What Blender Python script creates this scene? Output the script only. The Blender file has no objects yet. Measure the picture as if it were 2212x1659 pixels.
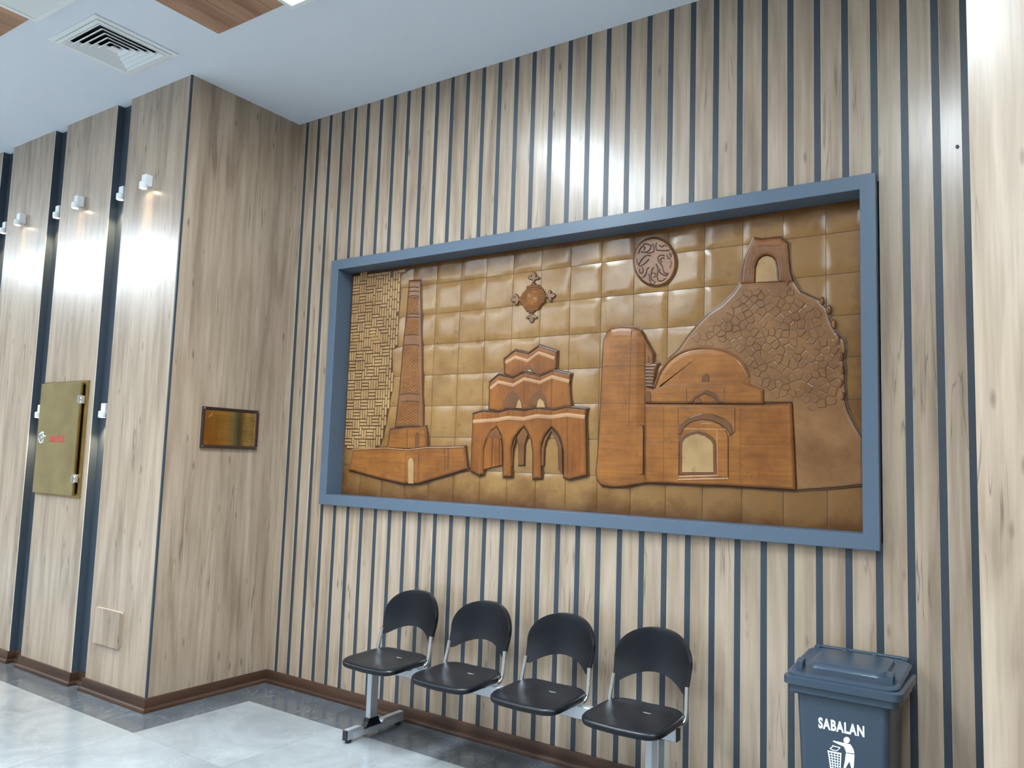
import bpy, math, random
from mathutils import Vector, Matrix

random.seed(7)
scene = bpy.context.scene
col = scene.collection

# ------------------------------------------------------------------ camera
CAM = Vector((4.62417, -3.81717, 1.6))
YAW, PITCH, ROLL, FPX = -0.6005, 0.09552, 0.03249, 1715.547
IW, IH = 2212.0, 1659.0
_fw = Vector((math.sin(YAW) * math.cos(PITCH), math.cos(YAW) * math.cos(PITCH), math.sin(PITCH)))
_r = Vector((math.cos(YAW), -math.sin(YAW), 0))
_u = _r.cross(_fw)
RIGHT = math.cos(ROLL) * _r + math.sin(ROLL) * _u
UP = -math.sin(ROLL) * _r + math.cos(ROLL) * _u
FWD = _fw
cam_data = bpy.data.cameras.new('camera')
cam = bpy.data.objects.new('camera', cam_data)
col.objects.link(cam)
cam.matrix_world = Matrix(((RIGHT.x, UP.x, -FWD.x, CAM.x), (RIGHT.y, UP.y, -FWD.y, CAM.y),
                           (RIGHT.z, UP.z, -FWD.z, CAM.z), (0, 0, 0, 1)))
cam_data.sensor_fit = 'HORIZONTAL'
cam_data.sensor_width = 36
cam_data.lens = FPX / IW * 36
cam_data.clip_start = 0.05
scene.camera = cam

# ------------------------------------------------------------------ world, exposure
world = bpy.data.worlds.new('world')
scene.world = world
world.use_nodes = True
world.node_tree.nodes['Background'].inputs[0].default_value = (0.75, 0.85, 1.0, 1)
world.node_tree.nodes['Background'].inputs[1].default_value = 0.05
vs = scene.view_settings
vs.view_transform = 'Standard'
vs.look = 'None'
vs.gamma = 1.0
vs.use_curve_mapping = False
vs.exposure = 0.0
LED_POWER = 33.0
BEAM_POWER = 88.0      # extra downward light added below each lit panel, watts per square metre
LED_COLOR = (0.80, 0.92, 1.0)
SPOT_POWER = 5.0

# ------------------------------------------------------------------ dimensions (metres)
ZC = 4.056          # ceiling
DP = 0.907          # depth of the pier in front of the slatted wall
CH = 0.0555         # depth of the dark channels
XR = 4.42           # left edge of the right pier
X0, PITCHW = 0.0738, 0.12551
FX0, FX1, FZ0, FZ1, FWID, FE = 0.4723, 3.9894, 1.2595, 2.948, 0.0687, 0.04
MY = 0.10           # mural plane (behind the face of the slats)
LX, RX, BY = -9.0, 9.0, -8.5


def at(px, py, ax, val):
    """where the ray of a photo pixel meets the plane axis=val"""
    d = RIGHT * (px - IW / 2) / FPX - UP * (py - IH / 2) / FPX + FWD
    t = (val - CAM[ax]) / d[ax]
    return CAM + d * t


# ------------------------------------------------------------------ materials
def new_mat(name):
    m = bpy.data.materials.new(name)
    m.use_nodes = True
    nt = m.node_tree
    return m, nt, nt.nodes['Principled BSDF']


def lnk(nt, a, b):
    nt.links.new(a, b)


def node(nt, t, **kw):
    n = nt.nodes.new(t)
    for k, v in kw.items():
        setattr(n, k, v)
    return n


def plain(name, color, rough=0.5, metal=0.0, spec=0.5, noise=0.0, nscale=30.0, bump=0.0, coat=0.0):
    m, nt, b = new_mat(name)
    b.inputs['Base Color'].default_value = (*color, 1)
    b.inputs['Roughness'].default_value = rough
    b.inputs['Metallic'].default_value = metal
    b.inputs['Specular IOR Level'].default_value = spec
    b.inputs['Coat Weight'].default_value = coat
    if noise or bump:
        tc = node(nt, 'ShaderNodeTexCoord')
        nz = node(nt, 'ShaderNodeTexNoise')
        nz.inputs['Scale'].default_value = nscale
        nz.inputs['Detail'].default_value = 5
        lnk(nt, tc.outputs['Object'], nz.inputs['Vector'])
        if noise:
            mx = node(nt, 'ShaderNodeMix', data_type='RGBA')
            mx.inputs['A'].default_value = (*[c * (1 - noise) for c in color], 1)
            mx.inputs['B'].default_value = (*[min(1, c * (1 + noise)) for c in color], 1)
            lnk(nt, nz.outputs['Fac'], mx.inputs['Factor'])
            lnk(nt, mx.outputs['Result'], b.inputs['Base Color'])
        if bump:
            bp = node(nt, 'ShaderNodeBump')
            bp.inputs['Strength'].default_value = bump
            bp.inputs['Distance'].default_value = 0.01
            lnk(nt, nz.outputs['Fac'], bp.inputs['Height'])
            lnk(nt, bp.outputs['Normal'], b.inputs['Normal'])
    return m


def ramp(nt, stops, interp='LINEAR'):
    r = node(nt, 'ShaderNodeValToRGB')
    r.color_ramp.interpolation = interp
    els = r.color_ramp.elements
    while len(els) < len(stops):
        els.new(0.5)
    for e, (p, c) in zip(els, stops):
        e.position = p
        e.color = (*c, 1) if len(c) == 3 else c
    return r


def wood_mat(name, light, mid, dark, axis='Z', rough=0.33, crack=0.75, scale=1.0, spec=0.5, coat=0.6):
    """knotty laminate, grain running along one axis; each piece gets its own stretch of grain"""
    m, nt, b = new_mat(name)
    tc = node(nt, 'ShaderNodeTexCoord')
    oi = node(nt, 'ShaderNodeObjectInfo')
    mul = node(nt, 'ShaderNodeMath', operation='MULTIPLY')
    mul.inputs[1].default_value = 37.0
    lnk(nt, oi.outputs['Random'], mul.inputs[0])
    add = node(nt, 'ShaderNodeVectorMath', operation='ADD')
    lnk(nt, tc.outputs['Object'], add.inputs[0])
    lnk(nt, mul.outputs[0], add.inputs[1])

    def coords(across, along):
        mp = node(nt, 'ShaderNodeMapping')
        s = [across * scale] * 3
        s['XYZ'.index(axis)] = along * scale
        mp.inputs['Scale'].default_value = s
        lnk(nt, add.outputs[0], mp.inputs['Vector'])
        return mp.outputs['Vector']

    def noise(vec, detail=4, rough_=0.55, dist=0.0):
        n = node(nt, 'ShaderNodeTexNoise')
        n.inputs['Scale'].default_value = 1.0
        n.inputs['Detail'].default_value = detail
        n.inputs['Roughness'].default_value = rough_
        n.inputs['Distortion'].default_value = dist
        lnk(nt, vec, n.inputs['Vector'])
        return n.outputs['Fac']

    base = ramp(nt, [(0.30, dark), (0.46, mid), (0.70, light)])
    lnk(nt, noise(coords(7.5, 1.0), 4, 0.5, 0.6), base.inputs[0])
    # fine grain
    g = ramp(nt, [(0.3, (0.88, 0.88, 0.88)), (0.7, (1.05, 1.05, 1.05))])
    lnk(nt, noise(coords(70, 2.0), 3), g.inputs[0])
    m1 = node(nt, 'ShaderNodeMix', data_type='RGBA', blend_type='MULTIPLY')
    m1.inputs['Factor'].default_value = 0.75
    lnk(nt, base.outputs[0], m1.inputs['A'])
    lnk(nt, g.outputs[0], m1.inputs['B'])
    # soft grey-brown streaks
    g2 = ramp(nt, [(0.36, (0.74, 0.72, 0.70)), (0.56, (1.0, 1.0, 1.0))])
    lnk(nt, noise(coords(26, 1.3), 3, 0.55, 0.3), g2.inputs[0])
    m1b = node(nt, 'ShaderNodeMix', data_type='RGBA', blend_type='MULTIPLY')
    m1b.inputs['Factor'].default_value = 0.8
    lnk(nt, m1.outputs['Result'], m1b.inputs['A'])
    lnk(nt, g2.outputs[0], m1b.inputs['B'])
    m1 = m1b
    # thin dark cracks along the grain
    rd = node(nt, 'ShaderNodeMath', operation='SUBTRACT')
    rd.inputs[1].default_value = 0.5
    lnk(nt, noise(coords(22, 1.0), 2, 0.5, 0.5), rd.inputs[0])
    ab = node(nt, 'ShaderNodeMath', operation='ABSOLUTE')
    lnk(nt, rd.outputs[0], ab.inputs[0])
    cr = ramp(nt, [(0.0, (1, 1, 1)), (0.018, (0, 0, 0))])
    lnk(nt, ab.outputs[0], cr.inputs[0])
    msk = ramp(nt, [(0.54, (0, 0, 0)), (0.63, (1, 1, 1))])
    lnk(nt, noise(coords(7, 1.6), 2), msk.inputs[0])
    mm = node(nt, 'ShaderNodeMath', operation='MULTIPLY')
    lnk(nt, cr.outputs[0], mm.inputs[0])
    lnk(nt, msk.outputs[0], mm.inputs[1])
    # knots
    vo = node(nt, 'ShaderNodeTexVoronoi')
    vo.inputs['Scale'].default_value = 1.0
    lnk(nt, coords(11, 3.2), vo.inputs['Vector'])
    kn = ramp(nt, [(0.02, (1, 1, 1)), (0.13, (0, 0, 0))])
    lnk(nt, vo.outputs['Distance'], kn.inputs[0])
    mxk = node(nt, 'ShaderNodeMath', operation='MAXIMUM')
    lnk(nt, mm.outputs[0], mxk.inputs[0])
    lnk(nt, kn.outputs[0], mxk.inputs[1])
    sc = node(nt, 'ShaderNodeMath', operation='MULTIPLY')
    sc.inputs[1].default_value = crack
    lnk(nt, mxk.outputs[0], sc.inputs[0])
    m2 = node(nt, 'ShaderNodeMix', data_type='RGBA')
    m2.inputs['B'].default_value = (dark[0] * 0.34, dark[1] * 0.31, dark[2] * 0.30, 1)
    lnk(nt, sc.outputs[0], m2.inputs['Factor'])
    lnk(nt, m1.outputs['Result'], m2.inputs['A'])
    lnk(nt, m2.outputs['Result'], b.inputs['Base Color'])
    b.inputs['Roughness'].default_value = rough
    b.inputs['Specular IOR Level'].default_value = spec
    b.inputs['Coat Weight'].default_value = coat
    b.inputs['Coat Roughness'].default_value = 0.21
    return m


OAK = ((0.465, 0.36, 0.268), (0.39, 0.292, 0.208), (0.275, 0.198, 0.138))
M = {}
M['oak'] = wood_mat('oak laminate', *OAK)
M['oak_edge'] = plain('pale edge band', (0.62, 0.55, 0.46), 0.5)
M['base'] = wood_mat('dark walnut skirting', (0.075, 0.038, 0.022), (0.055, 0.027, 0.016), (0.033, 0.017, 0.011), 'X', 0.42, 0.3, coat=0.0, spec=0.3)
M['basey'] = wood_mat('dark walnut skirting side', (0.075, 0.038, 0.022), (0.055, 0.027, 0.016), (0.033, 0.017, 0.011), 'Y', 0.42, 0.3, coat=0.0, spec=0.3)
M['ceil_wood'] = wood_mat('reddish ceiling plank', (0.46, 0.27, 0.17), (0.38, 0.215, 0.135), (0.27, 0.14, 0.085), 'Y', 0.5, 0.3, coat=0.0)
M['slate'] = plain('slate grey strip', (0.034, 0.046, 0.061), 0.42)
M['channel'] = plain('dark slate channel lining', (0.046, 0.062, 0.082), 0.30)
M['frame'] = plain('slate grey painted frame', (0.086, 0.122, 0.168), 0.38)
M['ceiling'] = plain('white ceiling paint', (0.64, 0.69, 0.76), 0.9, noise=0.015, nscale=2)
M['wallpaint'] = plain('taupe wall paint', (0.30, 0.28, 0.26), 0.8)
M['white'] = plain('white powder coat', (0.72, 0.75, 0.76), 0.45)
M['panel_off'] = plain('unlit diffuser', (0.66, 0.70, 0.70), 0.35)
M['panel_rim'] = plain('taupe panel rim', (0.30, 0.25, 0.23), 0.6)  # taupe sides of the light panel housings
M['duct'] = plain('dark duct', (0.02, 0.025, 0.035), 0.7)
M['black_plastic'] = plain('black moulded plastic', (0.004, 0.005, 0.008), 0.36, spec=0.32, bump=0.02, nscale=400)
M['black_rubber'] = plain('black rubber', (0.015, 0.016, 0.02), 0.55)
M['silver'] = plain('silver powder coat', (0.50, 0.53, 0.57), 0.38, metal=0.6)
M['chrome'] = plain('chrome', (0.78, 0.80, 0.82), 0.12, metal=1.0)
M['bin'] = plain('slate grey polyethylene', (0.036, 0.056, 0.082), 0.30, bump=0.015, nscale=300)
M['white_print'] = plain('white print', (0.85, 0.87, 0.87), 0.5)
M['red_print'] = plain('red print', (0.62, 0.05, 0.06), 0.5)
M['plaque_frame'] = plain('dark brown bevelled frame', (0.035, 0.018, 0.014), 0.25)
M['tile_dark'] = None


def gold_sheet(name, color, rough):
    m, nt, b = new_mat(name)
    tc = node(nt, 'ShaderNodeTexCoord')
    nz = node(nt, 'ShaderNodeTexNoise')
    nz.inputs['Scale'].default_value = 6
    nz.inputs['Detail'].default_value = 3
    lnk(nt, tc.outputs['Object'], nz.inputs['Vector'])
    r = ramp(nt, [(0.3, tuple(c * 0.85 for c in color)), (0.7, tuple(c * 1.1 for c in color))])
    lnk(nt, nz.outputs['Fac'], r.inputs[0])
    lnk(nt, r.outputs[0], b.inputs['Base Color'])
    b.inputs['Metallic'].default_value = 1.0
    b.inputs['Roughness'].default_value = rough
    bp = node(nt, 'ShaderNodeBump')
    bp.inputs['Strength'].default_value = 0.05
    bp.inputs['Distance'].default_value = 0.02
    lnk(nt, nz.outputs['Fac'], bp.inputs['Height'])
    lnk(nt, bp.outputs['Normal'], b.inputs['Normal'])
    return m


M['gold'] = gold_sheet('brushed gold sheet', (0.56, 0.46, 0.23), 0.22)
M['gold_dark'] = gold_sheet('gold sheet edge', (0.42, 0.30, 0.12), 0.3)
M['plaque'] = gold_sheet('polished gold plaque', (0.62, 0.42, 0.15), 0.14)
M['engrave'] = plain('engraved line', (0.16, 0.10, 0.03), 0.4, metal=0.7)


def stone(name, c1, c2, vein, rough, scale, grain=0.25):
    m, nt, b = new_mat(name)
    tc = node(nt, 'ShaderNodeTexCoord')
    oi = node(nt, 'ShaderNodeObjectInfo')
    mul = node(nt, 'ShaderNodeMath', operation='MULTIPLY')
    mul.inputs[1].default_value = 23.0
    lnk(nt, oi.outputs['Random'], mul.inputs[0])
    add = node(nt, 'ShaderNodeVectorMath', operation='ADD')
    lnk(nt, tc.outputs['Object'], add.inputs[0])
    lnk(nt, mul.outputs[0], add.inputs[1])
    n1 = node(nt, 'ShaderNodeTexNoise')
    n1.inputs['Scale'].default_value = scale
    n1.inputs['Detail'].default_value = 7
    n1.inputs['Roughness'].default_value = 0.62
    n1.inputs['Distortion'].default_value = 0.8
    lnk(nt, add.outputs[0], n1.inputs['Vector'])
    r = ramp(nt, [(0.32, c1), (0.66, c2)])
    lnk(nt, n1.outputs['Fac'], r.inputs[0])
    n2 = node(nt, 'ShaderNodeTexNoise')
    n2.inputs['Scale'].default_value = scale * 1.7
    n2.inputs['Detail'].default_value = 5
    n2.inputs['Distortion'].default_value = 1.6
    lnk(nt, add.outputs[0], n2.inputs['Vector'])
    s = node(nt, 'ShaderNodeMath', operation='SUBTRACT')
    s.inputs[1].default_value = 0.5
    lnk(nt, n2.outputs['Fac'], s.inputs[0])
    a = node(nt, 'ShaderNodeMath', operation='ABSOLUTE')
    lnk(nt, s.outputs[0], a.inputs[0])
    v = ramp(nt, [(0.0, (grain,) * 3), (0.02, (0, 0, 0))])
    lnk(nt, a.outputs[0], v.inputs[0])
    mx = node(nt, 'ShaderNodeMix', data_type='RGBA')
    mx.inputs['B'].default_value = (*vein, 1)
    lnk(nt, v.outputs[0], mx.inputs['Factor'])
    lnk(nt, r.outputs[0], mx.inputs['A'])
    lnk(nt, mx.outputs['Result'], b.inputs['Base Color'])
    b.inputs['Roughness'].default_value = rough
    return m


M['tile_light'] = stone('pale grey marble', (0.185, 0.195, 0.20), (0.27, 0.285, 0.29), (0.34, 0.355, 0.36), 0.16, 2.2)
M['tile_dark'] = stone('dark grey marble', (0.050, 0.057, 0.064), (0.09, 0.10, 0.11), (0.19, 0.21, 0.23), 0.18, 2.0, 0.3)
M['grout'] = plain('grout', (0.33, 0.34, 0.34), 0.8)


def emit(name, color, strength):
    m, nt, b = new_mat(name)
    b.inputs['Base Color'].default_value = (0.8, 0.8, 0.8, 1)
    b.inputs['Emission Color'].default_value = (*color, 1)
    b.inputs['Emission Strength'].default_value = strength
    return m


M['led'] = emit('lit diffuser', LED_COLOR, LED_POWER)
M['lens'] = emit('warm lamp lens', (1.0, 0.80, 0.52), 40.0)


def leather(name, c_hi, c_lo, stain, rough=0.3, streak=None, edge=False):
    """painted leather: mottled colour and antique stain; edge=True adds the brown border paint"""
    m, nt, b = new_mat(name)
    ge = node(nt, 'ShaderNodeNewGeometry')
    pos = ge.outputs['Position']
    n1 = node(nt, 'ShaderNodeTexNoise')
    n1.inputs['Scale'].default_value = 5.5
    n1.inputs['Detail'].default_value = 6
    n1.inputs['Roughness'].default_value = 0.6
    lnk(nt, pos, n1.inputs['Vector'])
    r = ramp(nt, [(0.33, c_lo), (0.62, c_hi)])
    lnk(nt, n1.outputs['Fac'], r.inputs[0])
    colr = r.outputs[0]
    if streak:
        mp = node(nt, 'ShaderNodeMapping')
        mp.inputs['Scale'].default_value = streak
        lnk(nt, pos, mp.inputs['Vector'])
        n3 = node(nt, 'ShaderNodeTexNoise')
        n3.inputs['Scale'].default_value = 1.0
        n3.inputs['Detail'].default_value = 4
        lnk(nt, mp.outputs[0], n3.inputs['Vector'])
        r3 = ramp(nt, [(0.3, (0.72, 0.70, 0.66)), (0.7, (1.12, 1.1, 1.06))])
        lnk(nt, n3.outputs['Fac'], r3.inputs[0])
        mx = node(nt, 'ShaderNodeMix', data_type='RGBA', blend_type='MULTIPLY')
        mx.inputs['Factor'].default_value = 0.8
        lnk(nt, colr, mx.inputs['A'])
        lnk(nt, r3.outputs[0], mx.inputs['B'])
        colr = mx.outputs['Result']
    n2 = node(nt, 'ShaderNodeTexNoise')
    n2.inputs['Scale'].default_value = 16
    n2.inputs['Detail'].default_value = 7
    n2.inputs['Roughness'].default_value = 0.7
    lnk(nt, pos, n2.inputs['Vector'])
    st = ramp(nt, [(0.58, (0, 0, 0)), (0.80, (1, 1, 1))])
    lnk(nt, n2.outputs['Fac'], st.inputs[0])
    fac = st.outputs[0]
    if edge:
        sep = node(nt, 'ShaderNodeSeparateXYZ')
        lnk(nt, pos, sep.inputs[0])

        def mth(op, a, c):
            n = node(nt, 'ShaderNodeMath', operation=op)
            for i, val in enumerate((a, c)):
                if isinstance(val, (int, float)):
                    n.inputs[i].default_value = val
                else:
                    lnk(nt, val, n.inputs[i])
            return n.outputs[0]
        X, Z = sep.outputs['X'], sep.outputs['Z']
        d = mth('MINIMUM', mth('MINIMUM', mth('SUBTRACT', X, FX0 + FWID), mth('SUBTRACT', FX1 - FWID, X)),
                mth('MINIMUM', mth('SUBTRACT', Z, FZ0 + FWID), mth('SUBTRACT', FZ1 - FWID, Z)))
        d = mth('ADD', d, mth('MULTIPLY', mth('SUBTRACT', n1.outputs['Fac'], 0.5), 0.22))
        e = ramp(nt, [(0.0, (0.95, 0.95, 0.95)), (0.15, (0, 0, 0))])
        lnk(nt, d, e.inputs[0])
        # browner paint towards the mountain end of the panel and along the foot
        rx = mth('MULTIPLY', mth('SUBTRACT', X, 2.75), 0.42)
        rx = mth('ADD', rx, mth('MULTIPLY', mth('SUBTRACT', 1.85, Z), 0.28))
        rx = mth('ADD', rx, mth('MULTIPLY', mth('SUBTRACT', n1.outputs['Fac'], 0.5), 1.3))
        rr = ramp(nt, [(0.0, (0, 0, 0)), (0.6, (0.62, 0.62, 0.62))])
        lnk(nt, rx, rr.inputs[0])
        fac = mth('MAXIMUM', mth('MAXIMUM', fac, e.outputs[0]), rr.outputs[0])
    mx2 = node(nt, 'ShaderNodeMix', data_type='RGBA')
    mx2.inputs['B'].default_value = (*stain, 1)
    lnk(nt, fac, mx2.inputs['Factor'])
    lnk(nt, colr, mx2.inputs['A'])
    lnk(nt, mx2.outputs['Result'], b.inputs['Base Color'])
    b.inputs['Roughness'].default_value = rough
    b.inputs['Specular IOR Level'].default_value = 0.5 if edge else 0.36
    bp = node(nt, 'ShaderNodeBump')
    bp.inputs['Strength'].default_value = 0.25
    bp.inputs['Distance'].default_value = 0.006
    lnk(nt, n1.outputs['Fac'], bp.inputs['Height'])
    lnk(nt, bp.outputs['Normal'], b.inputs['Normal'])
    return m


STAIN = (0.12, 0.048, 0.014)
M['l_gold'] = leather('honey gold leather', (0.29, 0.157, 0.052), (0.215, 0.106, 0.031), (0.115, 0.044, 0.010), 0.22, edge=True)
M['l_brick'] = leather('pale tan leather', (0.42, 0.26, 0.115), (0.29, 0.165, 0.066), (0.16, 0.075, 0.026), 0.35)
M['l_brown'] = leather('saddle brown leather', (0.315, 0.12, 0.025), (0.20, 0.069, 0.014), STAIN, 0.32, streak=(4, 4, 60))
M['l_brownv'] = leather('saddle brown leather upright', (0.28, 0.095, 0.016), (0.175, 0.054, 0.009), STAIN, 0.32, streak=(50, 50, 3))
M['l_mount'] = leather('umber leather', (0.25, 0.12, 0.046), (0.165, 0.072, 0.026), STAIN, 0.3)
M['l_stone'] = leather('umber stone leather', (0.235, 0.115, 0.046), (0.16, 0.072, 0.028), STAIN, 0.28)
M['l_tower'] = leather('mauve brown leather', (0.23, 0.10, 0.042), (0.14, 0.058, 0.024), STAIN, 0.26)
M['l_dark'] = leather('dark carved leather', (0.085, 0.035, 0.014), (0.055, 0.022, 0.010), (0.03, 0.012, 0.006), 0.28)
M['l_mid'] = leather('chestnut leather', (0.17, 0.068, 0.022), (0.11, 0.042, 0.014), (0.08, 0.03, 0.01), 0.3)
M['l_rim'] = leather('antiqued rim leather', (0.21, 0.078, 0.02), (0.14, 0.05, 0.014), (0.08, 0.03, 0.008), 0.26)
M['l_pale'] = leather('peach leather', (0.44, 0.245, 0.12), (0.33, 0.165, 0.072), (0.28, 0.13, 0.05), 0.35)
M['l_back'] = plain('mural backing', (0.07, 0.035, 0.015), 0.6)


# ------------------------------------------------------------------ mesh helpers
class MB:
    def __init__(self):
        self.v, self.f, self.m = [], [], []

    def add(self, verts, faces, mat=0):
        o = len(self.v)
        self.v += [tuple(p) for p in verts]
        for f in faces:
            self.f.append(tuple(i + o for i in f))
            self.m.append(mat)

    def box(self, a, b, mat=0):
        x0, y0, z0 = a
        x1, y1, z1 = b
        self.add([(x0, y0, z0), (x1, y0, z0), (x1, y1, z0), (x0, y1, z0),
                  (x0, y0, z1), (x1, y0, z1), (x1, y1, z1), (x0, y1, z1)],
                 [(0, 3, 2, 1), (4, 5, 6, 7), (0, 1, 5, 4), (1, 2, 6, 5), (2, 3, 7, 6), (3, 0, 4, 7)], mat)

    def cbox(self, a, b, c=0.004, mat=0):
        """box with all edges chamfered: 6 faces, 12 edge quads, 8 corner triangles"""
        lo, hi = a, b
        idx = {}
        vs_, fs = [], []
        for sx in (0, 1):
            for sy in (0, 1):
                for sz in (0, 1):
                    s = (sx, sy, sz)
                    p = [hi[i] if s[i] else lo[i] for i in range(3)]
                    q = [p[i] + (-c if s[i] else c) for i in range(3)]
                    for k in range(3):
                        w = list(q)
                        w[k] = p[k]
                        idx[(s, k)] = len(vs_)
                        vs_.append(tuple(w))
                    fs.append([idx[(s, 0)], idx[(s, 1)], idx[(s, 2)]])
        for k in range(3):
            i, j = [t for t in range(3) if t != k]
            for sk in (0, 1):
                fs.append([idx[(self._s(k, sk, i, a_, j, b_), k)] for a_, b_ in ((0, 0), (1, 0), (1, 1), (0, 1))])
            for si in (0, 1):
                for sj in (0, 1):
                    s0, s1 = self._s(i, si, j, sj, k, 0), self._s(i, si, j, sj, k, 1)
                    fs.append([idx[(s0, i)], idx[(s1, i)], idx[(s1, j)], idx[(s0, j)]])
        self.add(vs_, fs, mat)

    @staticmethod
    def _s(*kv):
        s = [0, 0, 0]
        for i in range(0, 6, 2):
            s[kv[i]] = kv[i + 1]
        return tuple(s)

    def loft(self, rings, mat=0, cap0=True, cap1=True, closed=True, mats=None):
        n = len(rings[0])
        o = len(self.v)
        for r in rings:
            self.v += [tuple(p) for p in r]
        for k in range(len(rings) - 1):
            for i in range(n if closed else n - 1):
                j = (i + 1) % n
                self.f.append((o + k * n + i, o + k * n + j, o + (k + 1) * n + j, o + (k + 1) * n + i))
                self.m.append(mats[k] if mats else mat)
        if cap0:
            self.f.append(tuple(o + i for i in reversed(range(n))))
            self.m.append(mats[0] if mats else mat)
        if cap1:
            self.f.append(tuple(o + (len(rings) - 1) * n + i for i in range(n)))
            self.m.append(mats[-1] if mats else mat)

    def tube(self, pts, r, n=10, mat=0, caps=True):
        pts = [Vector(p) for p in pts]
        rings = []
        prev = None
        for i, p in enumerate(pts):
            t = (pts[min(i + 1, len(pts) - 1)] - pts[max(i - 1, 0)]).normalized()
            ref = Vector((0, 0, 1)) if abs(t.z) < 0.9 else Vector((1, 0, 0))
            a = t.cross(ref).normalized() if prev is None else (prev - t * prev.dot(t)).normalized()
            prev = a
            b_ = t.cross(a)
            rr = r[i] if isinstance(r, (list, tuple)) else r
            rings.append([p + (a * math.cos(2 * math.pi * k / n) + b_ * math.sin(2 * math.pi * k / n)) * rr for k in range(n)])
        self.loft(rings, mat, caps, caps)

    def prism(self, poly, y0, y1, mat=0):
        """polygon in X,Z extruded along Y"""
        self.loft([[(x, y0, z) for x, z in poly], [(x, y1, z) for x, z in poly]], mat)

    def build(self, name, mats, parent=None, smooth=False, fix=True):
        me = bpy.data.meshes.new(name)
        me.from_pydata(self.v, [], self.f)
        ml = mats if isinstance(mats, (list, tuple)) else [mats]
        for m in ml:
            me.materials.append(m)
        me.polygons.foreach_set('material_index', self.m)
        if fix:
            import bmesh
            bm = bmesh.new()
            bm.from_mesh(me)
            bmesh.ops.recalc_face_normals(bm, faces=bm.faces)
            bm.to_mesh(me)
            bm.free()
        if smooth:
            me.polygons.foreach_set('use_smooth', [True] * len(me.polygons))
            try:
                me.set_sharp_from_angle(angle=math.radians(40))
            except Exception:
                pass
        me.update()
        o = bpy.data.objects.new(name, me)
        col.objects.link(o)
        if parent:
            o.parent = parent
        return o


def tag(o, label=None, cat=None, group=None, kind=None):
    if label:
        o['label'] = label
    if cat:
        o['category'] = cat
    if group:
        o['group'] = group
    if kind:
        o['kind'] = kind
    return o


def empty(name, loc):
    e = bpy.data.objects.new(name, None)
    e.empty_display_size = 0.05
    e.location = loc
    col.objects.link(e)
    return e


def inst(mesh, name, loc, parent=None, scale=None, rot=None):
    o = bpy.data.objects.new(name, mesh)
    o.location = loc
    if scale:
        o.scale = scale
    if rot:
        o.rotation_euler = rot
    col.objects.link(o)
    if parent:
        o.parent = parent
    return o


def kid(o, parent):
    """parent keeping the world place when the parent is an Empty that is only moved"""
    o.parent = parent
    o.location = Vector(o.location) - Vector(parent.location)
    return o


def text_mesh(name, body, size, extrude, offset, mat, parent, loc, rot, width=None, shear=0.0):
    cu = bpy.data.curves.new(name, 'FONT')
    cu.body = body
    cu.size = size
    cu.extrude = extrude
    cu.offset = offset
    cu.align_x = 'CENTER'
    cu.align_y = 'CENTER'
    cu.resolution_u = 4
    cu.space_character = 1.12
    tmp = bpy.data.objects.new(name, cu)
    col.objects.link(tmp)
    dg = bpy.context.evaluated_depsgraph_get()
    me = bpy.data.meshes.new_from_object(tmp.evaluated_get(dg))
    bpy.data.objects.remove(tmp)
    me.materials.clear()
    me.materials.append(mat)
    if width:
        xs = [v.co.x for v in me.vertices]
        k = width / (max(xs) - min(xs))
        for v in me.vertices:
            v.co.x *= k
    o = bpy.data.objects.new(name, me)
    o.location = loc
    o.rotation_euler = rot
    col.objects.link(o)
    if parent:
        kid(o, parent)
    return o


# ------------------------------------------------------------------ room shell
def structure(o, label=None):
    tag(o, label, None, None, 'structure')
    return o


# floor base with border and field tiles as pieces
m = MB()
m.box((LX, BY, -0.12), (RX, 0.4, -0.004))
floor = structure(m.build('floor', M['grout']), 'polished grey marble floor with darker border along the walls')
JT = 0.0016
tile_mesh = {}


def floor_tile(x0, x1, y0, y1, key):
    w, d = round(x1 - x0 - JT, 4), round(y1 - y0 - JT, 4)
    if w < 0.01 or d < 0.01:
        return
    k = (w, d, key)
    if k not in tile_mesh:
        q = MB()
        q.box((-w / 2, -d / 2, -0.0035), (w / 2, d / 2, 0))
        o = q.build('tile', M[key])
        tile_mesh[k] = o.data
        bpy.data.objects.remove(o)
    inst(tile_mesh[k], 'tile', ((x0 + x1) / 2, (y0 + y1) / 2, 0), floor)


BM, BS, BF = -0.365, 0.285, -1.147     # outer lines of the dark border
# border in front of the slatted wall
xs = [BS, 0.9, 1.5, 2.1, 2.7, 3.3, 3.9, XR - 0.25]
for a, b_ in zip(xs, xs[1:]):
    floor_tile(a, b_, BM, 0.0, 'tile_dark')
floor_tile(0, BS, BM, 0.0, 'tile_dark')
# border beside the pier
floor_tile(0, BS, -DP, BM, 'tile_dark')
floor_tile(-0.06, BS, BF, -DP, 'tile_dark')
x = -0.06
while x > LX + 0.3:
    floor_tile(x - 0.6, x, BF, -DP + CH, 'tile_dark')
    x -= 0.6
# right pier border
floor_tile(XR - 0.25, XR, -DP, 0.0, 'tile_dark')
x = XR - 0.25
while x < RX - 0.1:
    floor_tile(x, min(x + 0.6, RX), BF, -DP, 'tile_dark')
    x += 0.6
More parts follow.
